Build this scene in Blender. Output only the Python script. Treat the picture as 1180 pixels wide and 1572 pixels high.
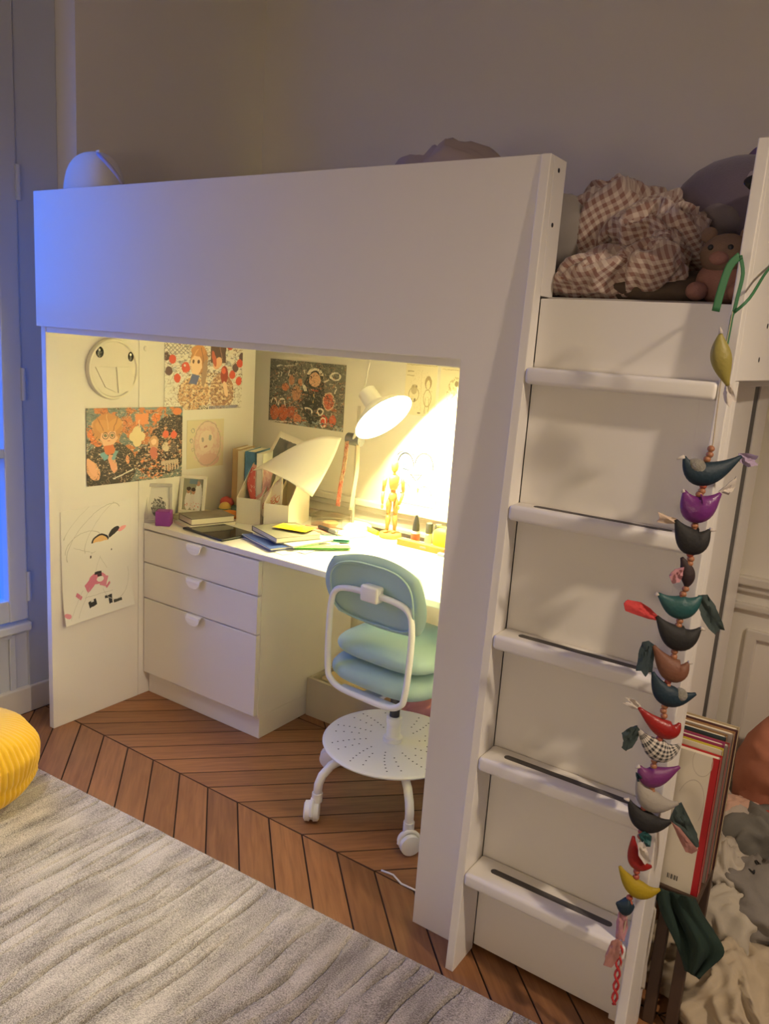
import bpy, bmesh, math, random
from mathutils import Vector, Matrix, noise

for o in list(bpy.data.objects):
    bpy.data.objects.remove(o, do_unlink=True)
C = bpy.context.scene.collection
S = bpy.context.scene
R = math.radians

# ------------------------------------------------------------------ camera
YAW, PITCH, ROLL = R(-33.209), R(-12.088), R(3.935)
CAM = Vector((2.4095, -1.5804, 1.4399))
FPX = 1228.23
fw = Vector((math.sin(YAW)*math.cos(PITCH), math.cos(YAW)*math.cos(PITCH), math.sin(PITCH)))
rt0 = Vector((math.cos(YAW), -math.sin(YAW), 0)); up0 = rt0.cross(fw)
RT = rt0*math.cos(ROLL) + up0*math.sin(ROLL)
UP = -rt0*math.sin(ROLL) + up0*math.cos(ROLL)
cd = bpy.data.cameras.new('camera'); cam = bpy.data.objects.new('camera', cd); C.objects.link(cam)
m = Matrix.Identity(4)
for i in range(3):
    m[i][0], m[i][1], m[i][2], m[i][3] = RT[i], UP[i], -fw[i], CAM[i]
cam.matrix_world = m
cd.sensor_fit = 'HORIZONTAL'; cd.sensor_width = 36; cd.lens = FPX/1180*36; cd.clip_start = .02
S.camera = cam

def ray(u, v): return RT*((u-590)/FPX) - UP*((v-786)/FPX) + fw
def on_x(u, v, x): d = ray(u, v); return CAM + d*((x-CAM.x)/d.x)
def on_y(u, v, y): d = ray(u, v); return CAM + d*((y-CAM.y)/d.y)
def on_z(u, v, z): d = ray(u, v); return CAM + d*((z-CAM.z)/d.z)
def on_plane(u, v, q, n): d = ray(u, v); return CAM + d*((q-CAM).dot(n)/d.dot(n))

# ------------------------------------------------------------------ world, lights, exposure
S.view_settings.view_transform = 'Standard'; S.view_settings.look = 'None'
S.cycles.max_bounces = 16; S.cycles.diffuse_bounces = 8
S.view_settings.gamma = 1.0; S.view_settings.exposure = 0.0; S.view_settings.use_curve_mapping = False
w = bpy.data.worlds.new('dusk_sky'); S.world = w; w.use_nodes = True
bg = w.node_tree.nodes['Background']
bg.inputs[1].default_value = 6.2
_N, _L = w.node_tree.nodes, w.node_tree.links          # dusk: clear blue sky above the horizon, darker roofs below
_tc = _N.new('ShaderNodeTexCoord'); _sp = _N.new('ShaderNodeSeparateXYZ'); _gt = _N.new('ShaderNodeMath'); _gt.operation = 'GREATER_THAN'; _gt.inputs[1].default_value = .03
_mx = _N.new('ShaderNodeMix'); _mx.data_type = 'RGBA'; _mx.inputs[6].default_value = (.004, .045, .26, 1); _mx.inputs[7].default_value = (.012, .19, 1.0, 1)
_L.new(_tc.outputs['Generated'], _sp.inputs[0]); _L.new(_sp.outputs[2], _gt.inputs[0]); _L.new(_gt.outputs[0], _mx.inputs[0]); _L.new(_mx.outputs[2], bg.inputs[0])

def light(name, kind, loc, energy, color, size=.1, target=None, **kw):
    l = bpy.data.lights.new(name, kind); l.energy = energy; l.color = color
    if kind == 'AREA': l.size = size
    else: l.shadow_soft_size = size
    for k, v in kw.items(): setattr(l, k, v)
    o = bpy.data.objects.new(name, l); C.objects.link(o); o.location = loc
    if target is not None:
        o.rotation_euler = (Vector(target)-Vector(loc)).to_track_quat('-Z', 'Y').to_euler()
    return o
WARM = (1.0, .80, .60)
light('ceiling_spot_lamp', 'SPOT', (3.75, -.66, 2.5), 150, WARM, .06, (1.9, -.1, .1), spot_size=R(82), spot_blend=1.0)
light('ceiling_spot_lamp', 'SPOT', (.95, -1.15, 2.78), 112, (1.0, .93, .84), .10, (.62, -.50, 0), spot_size=R(42), spot_blend=1.0)
light('unseen_fill_light', 'POINT', (2.1, -2.7, 1.2), 22.5, WARM, .18)  # added fill light behind the camera, lifts the lower parts; no lamp modelled
pl = bpy.data.lights.new('window_portal', 'AREA'); pl.shape = 'RECTANGLE'; pl.size = .62; pl.size_y = 2.3
pl.cycles.is_portal = True
po = bpy.data.objects.new('window_portal', pl); C.objects.link(po); po.location = (-.235, -.31, 1.5)
po.rotation_euler = (Vector((1, 0, 0))).to_track_quat('-Z', 'Z').to_euler()

# ------------------------------------------------------------------ materials
MATS = {}
def mat(name, col, rough=.5, metal=0, bump=0, bscale=60, var=0, vscale=8, emis=None, es=0, sheen=0, alpha=None, coat=0):
    if name in MATS: return MATS[name]
    mt = bpy.data.materials.new(name); mt.use_nodes = True
    nt = mt.node_tree; b = nt.nodes['Principled BSDF']
    b.inputs['Base Color'].default_value = (*col, 1); b.inputs['Roughness'].default_value = rough
    b.inputs['Metallic'].default_value = metal
    if sheen: b.inputs['Sheen Weight'].default_value = sheen
    if coat: b.inputs['Coat Weight'].default_value = coat
    if emis: b.inputs['Emission Color'].default_value = (*emis, 1); b.inputs['Emission Strength'].default_value = es
    if bump or var: tc = nt.nodes.new('ShaderNodeTexCoord')
    if bump:
        n = nt.nodes.new('ShaderNodeTexNoise'); n.inputs['Scale'].default_value = bscale; n.inputs['Detail'].default_value = 3
        nt.links.new(tc.outputs['Object'], n.inputs['Vector'])
        bp = nt.nodes.new('ShaderNodeBump'); bp.inputs['Strength'].default_value = bump; bp.inputs['Distance'].default_value = .004
        nt.links.new(n.outputs['Fac'], bp.inputs['Height']); nt.links.new(bp.outputs[0], b.inputs['Normal'])
    if var:
        n = nt.nodes.new('ShaderNodeTexNoise'); n.inputs['Scale'].default_value = vscale; n.inputs['Detail'].default_value = 4
        nt.links.new(tc.outputs['Object'], n.inputs['Vector'])
        mx = nt.nodes.new('ShaderNodeMix'); mx.data_type = 'RGBA'
        mx.inputs[6].default_value = (*[c*(1-var) for c in col], 1); mx.inputs[7].default_value = (*[min(1, c*(1+var)) for c in col], 1)
        nt.links.new(n.outputs['Fac'], mx.inputs[0]); nt.links.new(mx.outputs[2], b.inputs['Base Color'])
    MATS[name] = mt
    return mt

WHITE = mat('white_lacquer', (.80, .77, .72), .38, bump=.02, bscale=300)
WALL = mat('wall_paint', (.80, .76, .68), .8, bump=.05, bscale=120, var=.03, vscale=2)
TRIM = mat('trim_paint', (.68, .64, .57), .5)
WINW = mat('window_paint', (.55, .58, .63), .45)
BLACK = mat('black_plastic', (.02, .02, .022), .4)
GREYM = mat('grey_metal', (.22, .22, .22), .4, .6)
TREADSTRIP = mat('dark_grip', (.09, .08, .075), .7)
STEELW = mat('white_steel', (.80, .80, .80), .35)
PAPER = mat('white_paper', (.82, .80, .76), .8)

def glass_mat(name, tint, refl):
    mt = bpy.data.materials.new(name); mt.use_nodes = True; nt = mt.node_tree; nt.nodes.clear()
    o = nt.nodes.new('ShaderNodeOutputMaterial'); mx = nt.nodes.new('ShaderNodeMixShader')
    t = nt.nodes.new('ShaderNodeBsdfTransparent'); g = nt.nodes.new('ShaderNodeBsdfGlossy')
    t.inputs[0].default_value = (*tint, 1); g.inputs['Roughness'].default_value = .03
    mx.inputs[0].default_value = refl
    nt.links.new(t.outputs[0], mx.inputs[1]); nt.links.new(g.outputs[0], mx.inputs[2]); nt.links.new(mx.outputs[0], o.inputs[0])
    return mt
GLASS = glass_mat('window_glass', (.93, .96, 1.0), .05)
ACRYLIC = glass_mat('clear_acrylic', (.90, .89, .86), .12)

def print_mat(name, base, shapes, wob=0.0, rough=.55):
    """flat print: shapes drawn over each other in the sheet's own UV space"""
    mt = bpy.data.materials.new(name); mt.use_nodes = True; nt = mt.node_tree; N = nt.nodes; L = nt.links
    b = N['Principled BSDF']; b.inputs['Roughness'].default_value = rough
    tc = N.new('ShaderNodeTexCoord'); vec = tc.outputs['UV']
    if wob:
        nz = N.new('ShaderNodeTexNoise'); nz.inputs['Scale'].default_value = 14; nz.inputs['Detail'].default_value = 2
        L.new(vec, nz.inputs['Vector'])
        ma = N.new('ShaderNodeVectorMath'); ma.operation = 'MULTIPLY_ADD'
        ma.inputs[1].default_value = (wob, wob, 0); L.new(nz.outputs['Color'], ma.inputs[0])
        ad = N.new('ShaderNodeVectorMath'); ad.operation = 'SUBTRACT'; ad.inputs[1].default_value = (wob/2, wob/2, 0)
        L.new(vec, ma.inputs[2]); L.new(ma.outputs[0], ad.inputs[0]); vec = ad.outputs[0]
    cur = None
    for s in shapes:
        k = s[0]
        if k == 'k':        # fine ink contour lines: scale, level, half width, colour
            _, sc, t, ep, col = s
            nz = N.new('ShaderNodeTexNoise'); nz.inputs['Scale'].default_value = sc; nz.inputs['Detail'].default_value = 1.5
            of = N.new('ShaderNodeVectorMath'); of.inputs[1].default_value = (sc*.7, t*17, sc*.3); L.new(vec, of.inputs[0]); L.new(of.outputs[0], nz.inputs['Vector'])
            g = N.new('ShaderNodeMath'); g.operation = 'COMPARE'; g.inputs[1].default_value = t; g.inputs[2].default_value = ep; L.new(nz.outputs['Fac'], g.inputs[0]); fac = g.outputs[0]
        elif k in 'erco':
            _, cx, cy, rx, ry, rot, col = s[:7]
            mp = N.new('ShaderNodeMapping'); mp.vector_type = 'TEXTURE'
            mp.inputs['Location'].default_value = (cx, cy, 0); mp.inputs['Rotation'].default_value = (0, 0, R(rot))
            mp.inputs['Scale'].default_value = (rx, ry, 1); L.new(vec, mp.inputs['Vector'])
            if k == 'r':
                ab = N.new('ShaderNodeVectorMath'); ab.operation = 'ABSOLUTE'; L.new(mp.outputs[0], ab.inputs[0])
                sp = N.new('ShaderNodeSeparateXYZ'); L.new(ab.outputs[0], sp.inputs[0])
                mx_ = N.new('ShaderNodeMath'); mx_.operation = 'MAXIMUM'; L.new(sp.outputs[0], mx_.inputs[0]); L.new(sp.outputs[1], mx_.inputs[1])
                val = mx_.outputs[0]
            else:
                ln = N.new('ShaderNodeVectorMath'); ln.operation = 'LENGTH'; L.new(mp.outputs[0], ln.inputs[0]); val = ln.outputs['Value']
            th = N.new('ShaderNodeMath')
            if k in 'co':
                th.operation = 'COMPARE'; th.inputs[1].default_value = 1.0; th.inputs[2].default_value = s[7]
            else:
                th.operation = 'LESS_THAN'; th.inputs[1].default_value = 1.0
            L.new(val, th.inputs[0]); fac = th.outputs[0]
            if k == 'c':      # upper half of the ring only
                sp = N.new('ShaderNodeSeparateXYZ'); L.new(mp.outputs[0], sp.inputs[0])
                gt = N.new('ShaderNodeMath'); gt.operation = 'GREATER_THAN'; gt.inputs[1].default_value = 0; L.new(sp.outputs[1], gt.inputs[0])
                mu = N.new('ShaderNodeMath'); mu.operation = 'MULTIPLY'; L.new(fac, mu.inputs[0]); L.new(gt.outputs[0], mu.inputs[1]); fac = mu.outputs[0]
        else:               # 'n' noise patches: scale, threshold, colour, (x0,x1,y0,y1)
            _, sc, t, col, reg = s
            nz = N.new('ShaderNodeTexNoise'); nz.inputs['Scale'].default_value = sc; nz.inputs['Detail'].default_value = 2.5
            of = N.new('ShaderNodeVectorMath'); of.inputs[1].default_value = (sc*1.7, t*31, sc); L.new(vec, of.inputs[0]); L.new(of.outputs[0], nz.inputs['Vector'])
            g = N.new('ShaderNodeMath'); g.operation = 'GREATER_THAN'; g.inputs[1].default_value = t; L.new(nz.outputs['Fac'], g.inputs[0]); fac = g.outputs[0]
            x0, x1, y0, y1 = reg
            mp = N.new('ShaderNodeMapping'); mp.vector_type = 'TEXTURE'
            mp.inputs['Location'].default_value = ((x0+x1)/2, (y0+y1)/2, 0); mp.inputs['Scale'].default_value = ((x1-x0)/2, (y1-y0)/2, 1)
            L.new(vec, mp.inputs['Vector'])
            ab = N.new('ShaderNodeVectorMath'); ab.operation = 'LENGTH'; L.new(mp.outputs[0], ab.inputs[0])
            lt = N.new('ShaderNodeMath'); lt.operation = 'LESS_THAN'; lt.inputs[1].default_value = 1; L.new(ab.outputs['Value'], lt.inputs[0])
            mu = N.new('ShaderNodeMath'); mu.operation = 'MULTIPLY'; L.new(fac, mu.inputs[0]); L.new(lt.outputs[0], mu.inputs[1]); fac = mu.outputs[0]
        mx = N.new('ShaderNodeMix'); mx.data_type = 'RGBA'
        if cur is None: mx.inputs[6].default_value = (*base, 1)
        else: L.new(cur, mx.inputs[6])
        mx.inputs[7].default_value = (*col, 1); L.new(fac, mx.inputs[0]); cur = mx.outputs[2]
    if cur is None: b.inputs['Base Color'].default_value = (*base, 1)
    else: L.new(cur, b.inputs['Base Color'])
    return mt

def pattern_mat(name, c1, c2, scale, kind='gingham', rough=.9, c3=None, bump=0):
    mt = bpy.data.materials.new(name); mt.use_nodes = True; nt = mt.node_tree; N = nt.nodes; L = nt.links
    b = N['Principled BSDF']; b.inputs['Roughness'].default_value = rough; b.inputs['Sheen Weight'].default_value = .2
    tc = N.new('ShaderNodeTexCoord'); sp = N.new('ShaderNodeSeparateXYZ')
    L.new(tc.outputs['UV'], sp.inputs[0])
    outs = []
    for i in (0, 1):
        mm = N.new('ShaderNodeMath'); mm.operation = 'MULTIPLY'; mm.inputs[1].default_value = scale; L.new(sp.outputs[i], mm.inputs[0])
        fr = N.new('ShaderNodeMath'); fr.operation = 'FRACT'; L.new(mm.outputs[0], fr.inputs[0])
        g = N.new('ShaderNodeMath'); g.operation = 'GREATER_THAN'; g.inputs[1].default_value = .5; L.new(fr.outputs[0], g.inputs[0])
        outs.append(g.outputs[0])
    ad = N.new('ShaderNodeMath'); ad.operation = 'ADD'; L.new(outs[0], ad.inputs[0]); L.new(outs[1], ad.inputs[1])
    hf = N.new('ShaderNodeMath'); hf.operation = 'MULTIPLY'; hf.inputs[1].default_value = .5; L.new(ad.outputs[0], hf.inputs[0])
    mx = N.new('ShaderNodeMix'); mx.data_type = 'RGBA'; mx.inputs[6].default_value = (*c1, 1); mx.inputs[7].default_value = (*c2, 1)
    L.new(hf.outputs[0], mx.inputs[0]); L.new(mx.outputs[2], b.inputs['Base Color'])
    return mt

# ------------------------------------------------------------------ geometry helpers
WM = {}
def link_mesh(name, V, F, mt, parent=None, smooth=False, uv=None, props=None):
    me = bpy.data.meshes.new(name)
    org = Vector((0, 0, 0))
    V = [Vector(v) for v in V]
    lo = Vector([min(v[i] for v in V) for i in range(3)]); hi = Vector([max(v[i] for v in V) for i in range(3)])
    org = Vector(((lo.x+hi.x)/2, (lo.y+hi.y)/2, lo.z))
    me.from_pydata([tuple(v-org) for v in V], [], F); me.update()
    bm = bmesh.new(); bm.from_mesh(me); bmesh.ops.recalc_face_normals(bm, faces=bm.faces); bm.to_mesh(me); bm.free()
    if uv is not None:
        ul = me.uv_layers.new(name='UVMap')
        for lp in me.loops: ul.data[lp.index].uv = uv[lp.vertex_index]
    me.materials.append(mt)
    if smooth:
        for p in me.polygons: p.use_smooth = True
        if smooth != 'all':
            try: me.set_sharp_from_angle(angle=R(40))
            except Exception: pass
    o = bpy.data.objects.new(name, me); C.objects.link(o)
    W = Matrix.Translation(org)
    if parent is not None:
        o.parent = parent; o.matrix_parent_inverse = Matrix.Identity(4)
        o.matrix_basis = WM[parent.name].inverted() @ W
    else:
        o.location = org
    WM[o.name] = W
    return o

def thing(name, loc, label, cat, group=None, rz=0):
    o = bpy.data.objects.new(name, None); C.objects.link(o); o.location = loc; o.rotation_euler = (0, 0, rz)
    o.empty_display_size = .05
    WM[o.name] = Matrix.Translation(Vector(loc)) @ Matrix.Rotation(rz, 4, 'Z')
    return tag(o, label, cat, group)
def tag(o, label=None, cat=None, group=None, kind=None):
    if label: o['label'] = label
    if cat: o['category'] = cat
    if group: o['group'] = group
    if kind: o['kind'] = kind
    return o
def struct(o): o['kind'] = 'structure'; return o

class G:
    """collects shapes for ONE mesh object"""
    def __init__(s): s.V = []; s.F = []
    def add(s, V, F, M=None):
        k = len(s.V)
        s.V += [ (M @ Vector(v)) if M is not None else Vector(v) for v in V]
        s.F += [tuple(i+k for i in f) for f in F]; return s
    def box(s, x0, x1, y0, y1, z0, z1, bev=0, M=None, seg=2):
        bm = bmesh.new(); bmesh.ops.create_cube(bm, size=1)
        for v in bm.verts: v.co = Vector(((x0+x1)/2+v.co.x*(x1-x0), (y0+y1)/2+v.co.y*(y1-y0), (z0+z1)/2+v.co.z*(z1-z0)))
        if bev: bmesh.ops.bevel(bm, geom=bm.edges[:], offset=bev, segments=seg, affect='EDGES', profile=.5)
        bm.verts.index_update()
        s.add([v.co.copy() for v in bm.verts], [tuple(v.index for v in f.verts) for f in bm.faces], M); bm.free(); return s
    def tube(s, P, r, n=10, closed=False, M=None, flat=1.0):
        P = [Vector(p) for p in P]; k = len(P); V = []; F = []
        rs = r if isinstance(r, (list, tuple)) else [r]*k
        up = Vector((0, 0, 1)); prev = None
        for i in range(k):
            a = P[(i-1) % k] if (closed or i > 0) else P[i]; b = P[(i+1) % k] if (closed or i < k-1) else P[i]
            t = (b-a).normalized()
            if prev is None:
                x = t.cross(up)
                if x.length < 1e-3: x = t.cross(Vector((1, 0, 0)))
            else: x = prev - t*prev.dot(t)
            x.normalize(); y = t.cross(x); prev = x
            for j in range(n):
                an = 2*math.pi*j/n; V.append(P[i] + x*math.cos(an)*rs[i] + y*math.sin(an)*rs[i]*flat)
        for i in range(k if closed else k-1):
            for j in range(n):
                a = i*n+j; b = i*n+(j+1) % n; c = ((i+1) % k)*n+(j+1) % n; d = ((i+1) % k)*n+j
                F.append((a, b, c, d))
        if not closed: F.append(tuple(range(n-1, -1, -1))); F.append(tuple(range((k-1)*n, k*n)))
        return s.add(V, F, M)
    def lathe(s, prof, n=32, M=None):
        V = []; F = []; k = len(prof)
        for r_, z in prof:
            for j in range(n):
                a = 2*math.pi*j/n; V.append((r_*math.cos(a), r_*math.sin(a), z))
        for i in range(k-1):
            for j in range(n): F.append((i*n+j, i*n+(j+1) % n, (i+1)*n+(j+1) % n, (i+1)*n+j))
        if prof[0][0] > 1e-6: F.append(tuple(range(n-1, -1, -1)))
        if prof[-1][0] > 1e-6: F.append(tuple(range((k-1)*n, k*n)))
        return s.add(V, F, M)
    def ell(s, c, rx, ry, rz, M=None, n=20, m_=12, p=1.0):
        V = []; F = []
        for i in range(m_+1):
            th = math.pi*i/m_
            for j in range(n):
                ph = 2*math.pi*j/n
                f = lambda q: math.copysign(abs(q)**p, q)
                V.append((c[0]+rx*f(math.sin(th))*f(math.cos(ph)), c[1]+ry*f(math.sin(th))*f(math.sin(ph)), c[2]+rz*f(math.cos(th))))
        for i in range(m_):
            for j in range(n): F.append((i*n+j, (i+1)*n+j, (i+1)*n+(j+1) % n, i*n+(j+1) % n))
        return s.add(V, F, M)
    def prism(s, poly, n, th, M=None):
        """planar polygon (3D points) extruded along n by th"""
        n = Vector(n).normalized(); P = [Vector(p) for p in poly]; k = len(P)
        V = P + [p+n*th for p in P]; F = [tuple(range(k)), tuple(range(2*k-1, k-1, -1))]
        F += [(i, (i+1) % k, k+(i+1) % k, k+i) for i in range(k)]
        return s.add(V, F, M)
    def build(s, name, mt, parent=None, smooth=False, uv=None):
        return link_mesh(name, s.V, s.F, mt, parent, smooth, uv)

def box(name, b, mt, parent=None, bev=.0015):
    return G().box(*b, bev=bev).build(name, mt, parent)

def sheet(name, org, U, Vv, mt, parent=None, nx=8, ny=8, th=.0008, f=None):
    """thin sheet: org + u*U + v*V (+ f(u,v) along the normal), with thickness and UV"""
    org, U, Vv = Vector(org), Vector(U), Vector(Vv); n = U.cross(Vv).normalized()
    V = []; uv = []; F = []
    for side in (0, 1):
        for j in range(ny+1):
            for i in range(nx+1):
                u, v = i/nx, j/ny
                V.append(org + U*u + Vv*v + n*((f(u, v) if f else 0) - side*th)); uv.append((u, v))
    k = (nx+1)*(ny+1)
    for j in range(ny):
        for i in range(nx):
            a = j*(nx+1)+i; F.append((a, a+1, a+nx+2, a+nx+1)); F.append((k+a, k+a+nx+1, k+a+nx+2, k+a+1))
    bd = [i for i in range(nx+1)] + [j*(nx+1)+nx for j in range(1, ny+1)] + [ny*(nx+1)+i for i in range(nx-1, -1, -1)] + [j*(nx+1) for j in range(ny-1, 0, -1)]
    for i in range(len(bd)):
        a, b = bd[i], bd[(i+1) % len(bd)]; F.append((a, k+a, k+b, b))
    return link_mesh(name, V, F, mt, parent, 'sharp' if f else False, uv)

def grid_sheet(name, P, mt, parent=None, th=.001, sub=4):
    """sheet through a grid of control points (Catmull-Rom), thickened"""
    def cr(a, b, c, d, t): return .5*((2*b)+(c-a)*t+(2*a-5*b+4*c-d)*t*t+(3*b-a-3*c+d)*t**3)
    def dens(row):
        o = []
        for i in range(len(row)-1):
            a = row[max(i-1, 0)]; b = row[i]; c = row[i+1]; d = row[min(i+2, len(row)-1)]
            o += [cr(a, b, c, d, t/sub) for t in range(sub)]
        return o+[row[-1]]
    rows = [dens([Vector(p) for p in r]) for r in P]
    cols = [dens([r[i] for r in rows]) for i in range(len(rows[0]))]
    nx, ny = len(cols)-1, len(cols[0])-1
    V = []; uv = []; F = []; nn = []
    g = lambda i, j: cols[max(0, min(nx, i))][max(0, min(ny, j))]
    for side in (0, 1):
        for j in range(ny+1):
            for i in range(nx+1):
                n = (g(i+1, j)-g(i-1, j)).cross(g(i, j+1)-g(i, j-1)).normalized()
                V.append(g(i, j)+n*(th*(.5-side))); uv.append((i/nx, 1-j/ny))
    k = (nx+1)*(ny+1)
    for j in range(ny):
        for i in range(nx):
            a = j*(nx+1)+i; F.append((a, a+1, a+nx+2, a+nx+1)); F.append((k+a, k+a+nx+1, k+a+nx+2, k+a+1))
    bd = [i for i in range(nx+1)] + [j*(nx+1)+nx for j in range(1, ny+1)] + [ny*(nx+1)+i for i in range(nx-1, -1, -1)] + [j*(nx+1) for j in range(ny-1, 0, -1)]
    for i in range(len(bd)):
        a, b = bd[i], bd[(i+1) % len(bd)]; F.append((a, k+a, k+b, b))
    return link_mesh(name, V, F, mt, parent, 'all', uv)

def crumple(name, c, rad, mt, parent=None, amp=.25, freq=6, seed=0, zmin=None, sub=5, rz=0, sq=1.0, sharp=1.0, fine=.25):
    """rumpled cloth heap: a closed surface thrown into sharp folds"""
    bm = bmesh.new(); bmesh.ops.create_icosphere(bm, subdivisions=sub, radius=1)
    off = Vector((seed*3.1, seed*7.7, seed*1.3)); V = []; uv = []; Mz = Matrix.Rotation(rz, 3, 'Z'); rm = Vector(rad)
    for v in bm.verts:
        d = v.co.normalized()
        d2 = Vector([math.copysign(abs(q)**sq, q) for q in d])
        p = Vector((d2.x*rm.x, d2.y*rm.y, d2.z*rm.z))
        q = p*freq + off; wv = Vector((noise.noise(q*.6), noise.noise(q*.6+Vector((9, 2, 5))), noise.noise(q*.6+Vector((4, 8, 1)))))
        q = q + wv*1.6
        rdg = 1-abs(noise.noise(q))*2.4
        rdg2 = 1-abs(noise.noise(q*2.3+Vector((3, 3, 3))))*2.4
        h = amp*(rdg*abs(rdg)**(sharp-1)*.7 + rdg2*fine + noise.noise(q*.45)*.8)
        p = p + Vector((d.x, d.y, d.z))*h*min(rm)
        p = Mz @ p + Vector(c)
        if zmin is not None and p.z < zmin: p.z = zmin + (noise.noise(p*40)+1)*.0004
        V.append(p); uv.append((p.x*1.0 + p.z*.6 + wv.x*.05, p.y*1.0 - p.z*.8 + wv.y*.05))
    bm.verts.index_update()
    F = [tuple(x.index for x in f.verts) for f in bm.faces]; bm.free()
    return link_mesh(name, V, F, mt, parent, 'all', uv)

# ================================================================== the room
XL, YB, XR, YF, ZC = -.062, 1.075, 4.3, -3.4, 2.85
struct(box('wall_back', (XL-.15, XR+.1, YB, YB+.12, -.05, ZC), WALL, bev=0))
struct(box('wall_right', (XR, XR+.1, YF, YB, -.05, ZC), WALL, bev=0))
struct(box('wall_front', (XL-.4, XR+.1, YF-.1, YF, -.05, ZC), WALL, bev=0))
struct(box('ceiling', (XL-.4, XR+.1, YF-.1, YB+.12, ZC, ZC+.1), mat('ceiling_paint', (.75, .72, .66), .9), bev=0))
WY0, WY1, WZ1 = -.80, .185, 2.62          # window recess in the left wall
wl = G(); wl.box(XL-.3, XL, WY1, YB, -.05, ZC); wl.box(XL-.3, XL, YF, WY0, -.05, ZC); wl.box(XL-.3, XL, WY0, WY1, WZ1, ZC)
struct(wl.build('wall_left', WALL))
struct(box('floor', (XL-.3, XR+.1, YF-.1, YB+.05, -.06, -.0065), mat('dark_subfloor', (.05, .028, .016), .9), bev=0))

# --- window in the left wall
wx = -.165
win = G()
for (y0, y1, z0, z1) in ((.03, .185, .0, WZ1), (WY0, WY0+.155, 0, WZ1), (WY0, WY1, 2.5, WZ1)): win.box(wx-.06, wx, y0, y1, z0, z1, .004)
win.box(wx-.06, wx-.012, WY0+.1, .06, 0, .345, .003)
window = struct(win.build('window_1', WINW)); 
def winpart(name, g, mt=WINW): return g.build(name, mt, window)
winpart('window_sill', G().box(wx-.06, wx+.028, WY0+.155, .03, .325, .358, .006))
g = G()
for z in (.06, .31): g.box(wx-.012, wx-.002, WY0+.22, -.03, z-.012, z+.012, .004)
for y in (WY0+.22, -.03): g.box(wx-.012, wx-.002, y-.012, y+.012, .06, .31, .004)
winpart('panel_moulding', g)
winpart('skirting', G().box(wx-.012, wx+.012, WY0+.155, .12, 0, .10, .004), TRIM)
for s, (ya, yb) in enumerate(((-.645, .026),)):
    sash = G()
    sash.box(wx-.05, wx+.012, yb-.072, yb, .365, 2.495, .006); sash.box(wx-.05, wx+.012, ya, ya+.06, .365, 2.495, .006)
    for z0, z1 in ((.365, .447), (.957, .991), (1.46, 1.494), (1.96, 1.994), (2.42, 2.495)): sash.box(wx-.045, wx+.006, ya+.055, yb-.068, z0, z1, .005)
    so = winpart('sash', sash)
    for z0, z1 in ((.447, .957), (.991, 1.46), (1.494, 1.96), (1.994, 2.42)):
        G().box(wx-.024, wx-.020, ya+.058, yb-.070, z0-.003, z1+.003).build('pane', GLASS, so)
for z in (.49, 1.21, 1.86):
    G().tube([(wx+.014, .028, z-.055), (wx+.014, .028, z+.055)], .009, 10).build('hinge', WINW, window, 'sharp')

# --- skirting and dado mouldings on the back wall
g = G()
for z0, z1, d in ((.772, .800, .030), (.748, .772, .016), (.690, .712, .018)): g.box(XL, XR, YB-d, YB+.01, z0, z1, .005)
struct(g.build('trim_1', TRIM))
g = G()
for z0, z1 in ((.600, .632),): g.box(2.09, 3.4, YB-.014, YB+.01, z0, z1, .005)
g.box(2.065, 2.10, YB-.014, YB+.01, .14, .632, .005)
struct(g.build('trim_2', TRIM))
struct(G().box(XL, XR, YB-.018, YB+.01, 0, .12, .004).build('baseboard_back', TRIM))

# --- chevron parquet, plank by plank
def plank_mat():
    mt = bpy.data.materials.new('oak_plank'); mt.use_nodes = True; nt = mt.node_tree; N = nt.nodes; L = nt.links; b = N['Principled BSDF']
    tc = N.new('ShaderNodeTexCoord'); oi = N.new('ShaderNodeObjectInfo')
    ad = N.new('ShaderNodeVectorMath'); ad.operation = 'MULTIPLY_ADD'; ad.inputs[1].default_value = (1, 1, 1)
    mu = N.new('ShaderNodeVectorMath'); mu.operation = 'SCALE'; mu.inputs[0].default_value = (7, 13, 5); L.new(oi.outputs['Random'], mu.inputs['Scale'])
    L.new(tc.outputs['Object'], ad.inputs[0]); L.new(mu.outputs[0], ad.inputs[2])
    mp = N.new('ShaderNodeMapping'); mp.inputs['Scale'].default_value = (2.2, 26, 4); L.new(ad.outputs[0], mp.inputs[0])
    nz = N.new('ShaderNodeTexNoise'); nz.inputs['Scale'].default_value = 3; nz.inputs['Detail'].default_value = 6; nz.inputs['Distortion'].default_value = .6; L.new(mp.outputs[0], nz.inputs[0])
    cr = N.new('ShaderNodeValToRGB'); cr.color_ramp.elements[0].position = .3; cr.color_ramp.elements[1].position = .75
    cr.color_ramp.elements[0].color = (.22, .092, .036, 1); cr.color_ramp.elements[1].color = (.35, .158, .062, 1); L.new(nz.outputs[0], cr.inputs[0])
    hs = N.new('ShaderNodeHueSaturation'); L.new(cr.outputs[0], hs.inputs['Color'])
    mr = N.new('ShaderNodeMapRange'); mr.inputs[3].default_value = .76; mr.inputs[4].default_value = 1.10; L.new(oi.outputs['Random'], mr.inputs[0]); L.new(mr.outputs[0], hs.inputs['Value'])
    L.new(hs.outputs[0], b.inputs['Base Color']); b.inputs['Roughness'].default_value = .42
    bp = N.new('ShaderNodeBump'); bp.inputs['Strength'].default_value = .12; bp.inputs['Distance'].default_value = .002; L.new(nz.outputs[0], bp.inputs['Height']); L.new(bp.outputs[0], b.inputs['Normal'])
    return mt
OAK = plank_mat(); GRIME = mat('joint_grime', (.085, .040, .020), .8)
floor = bpy.data.objects['floor']
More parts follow.
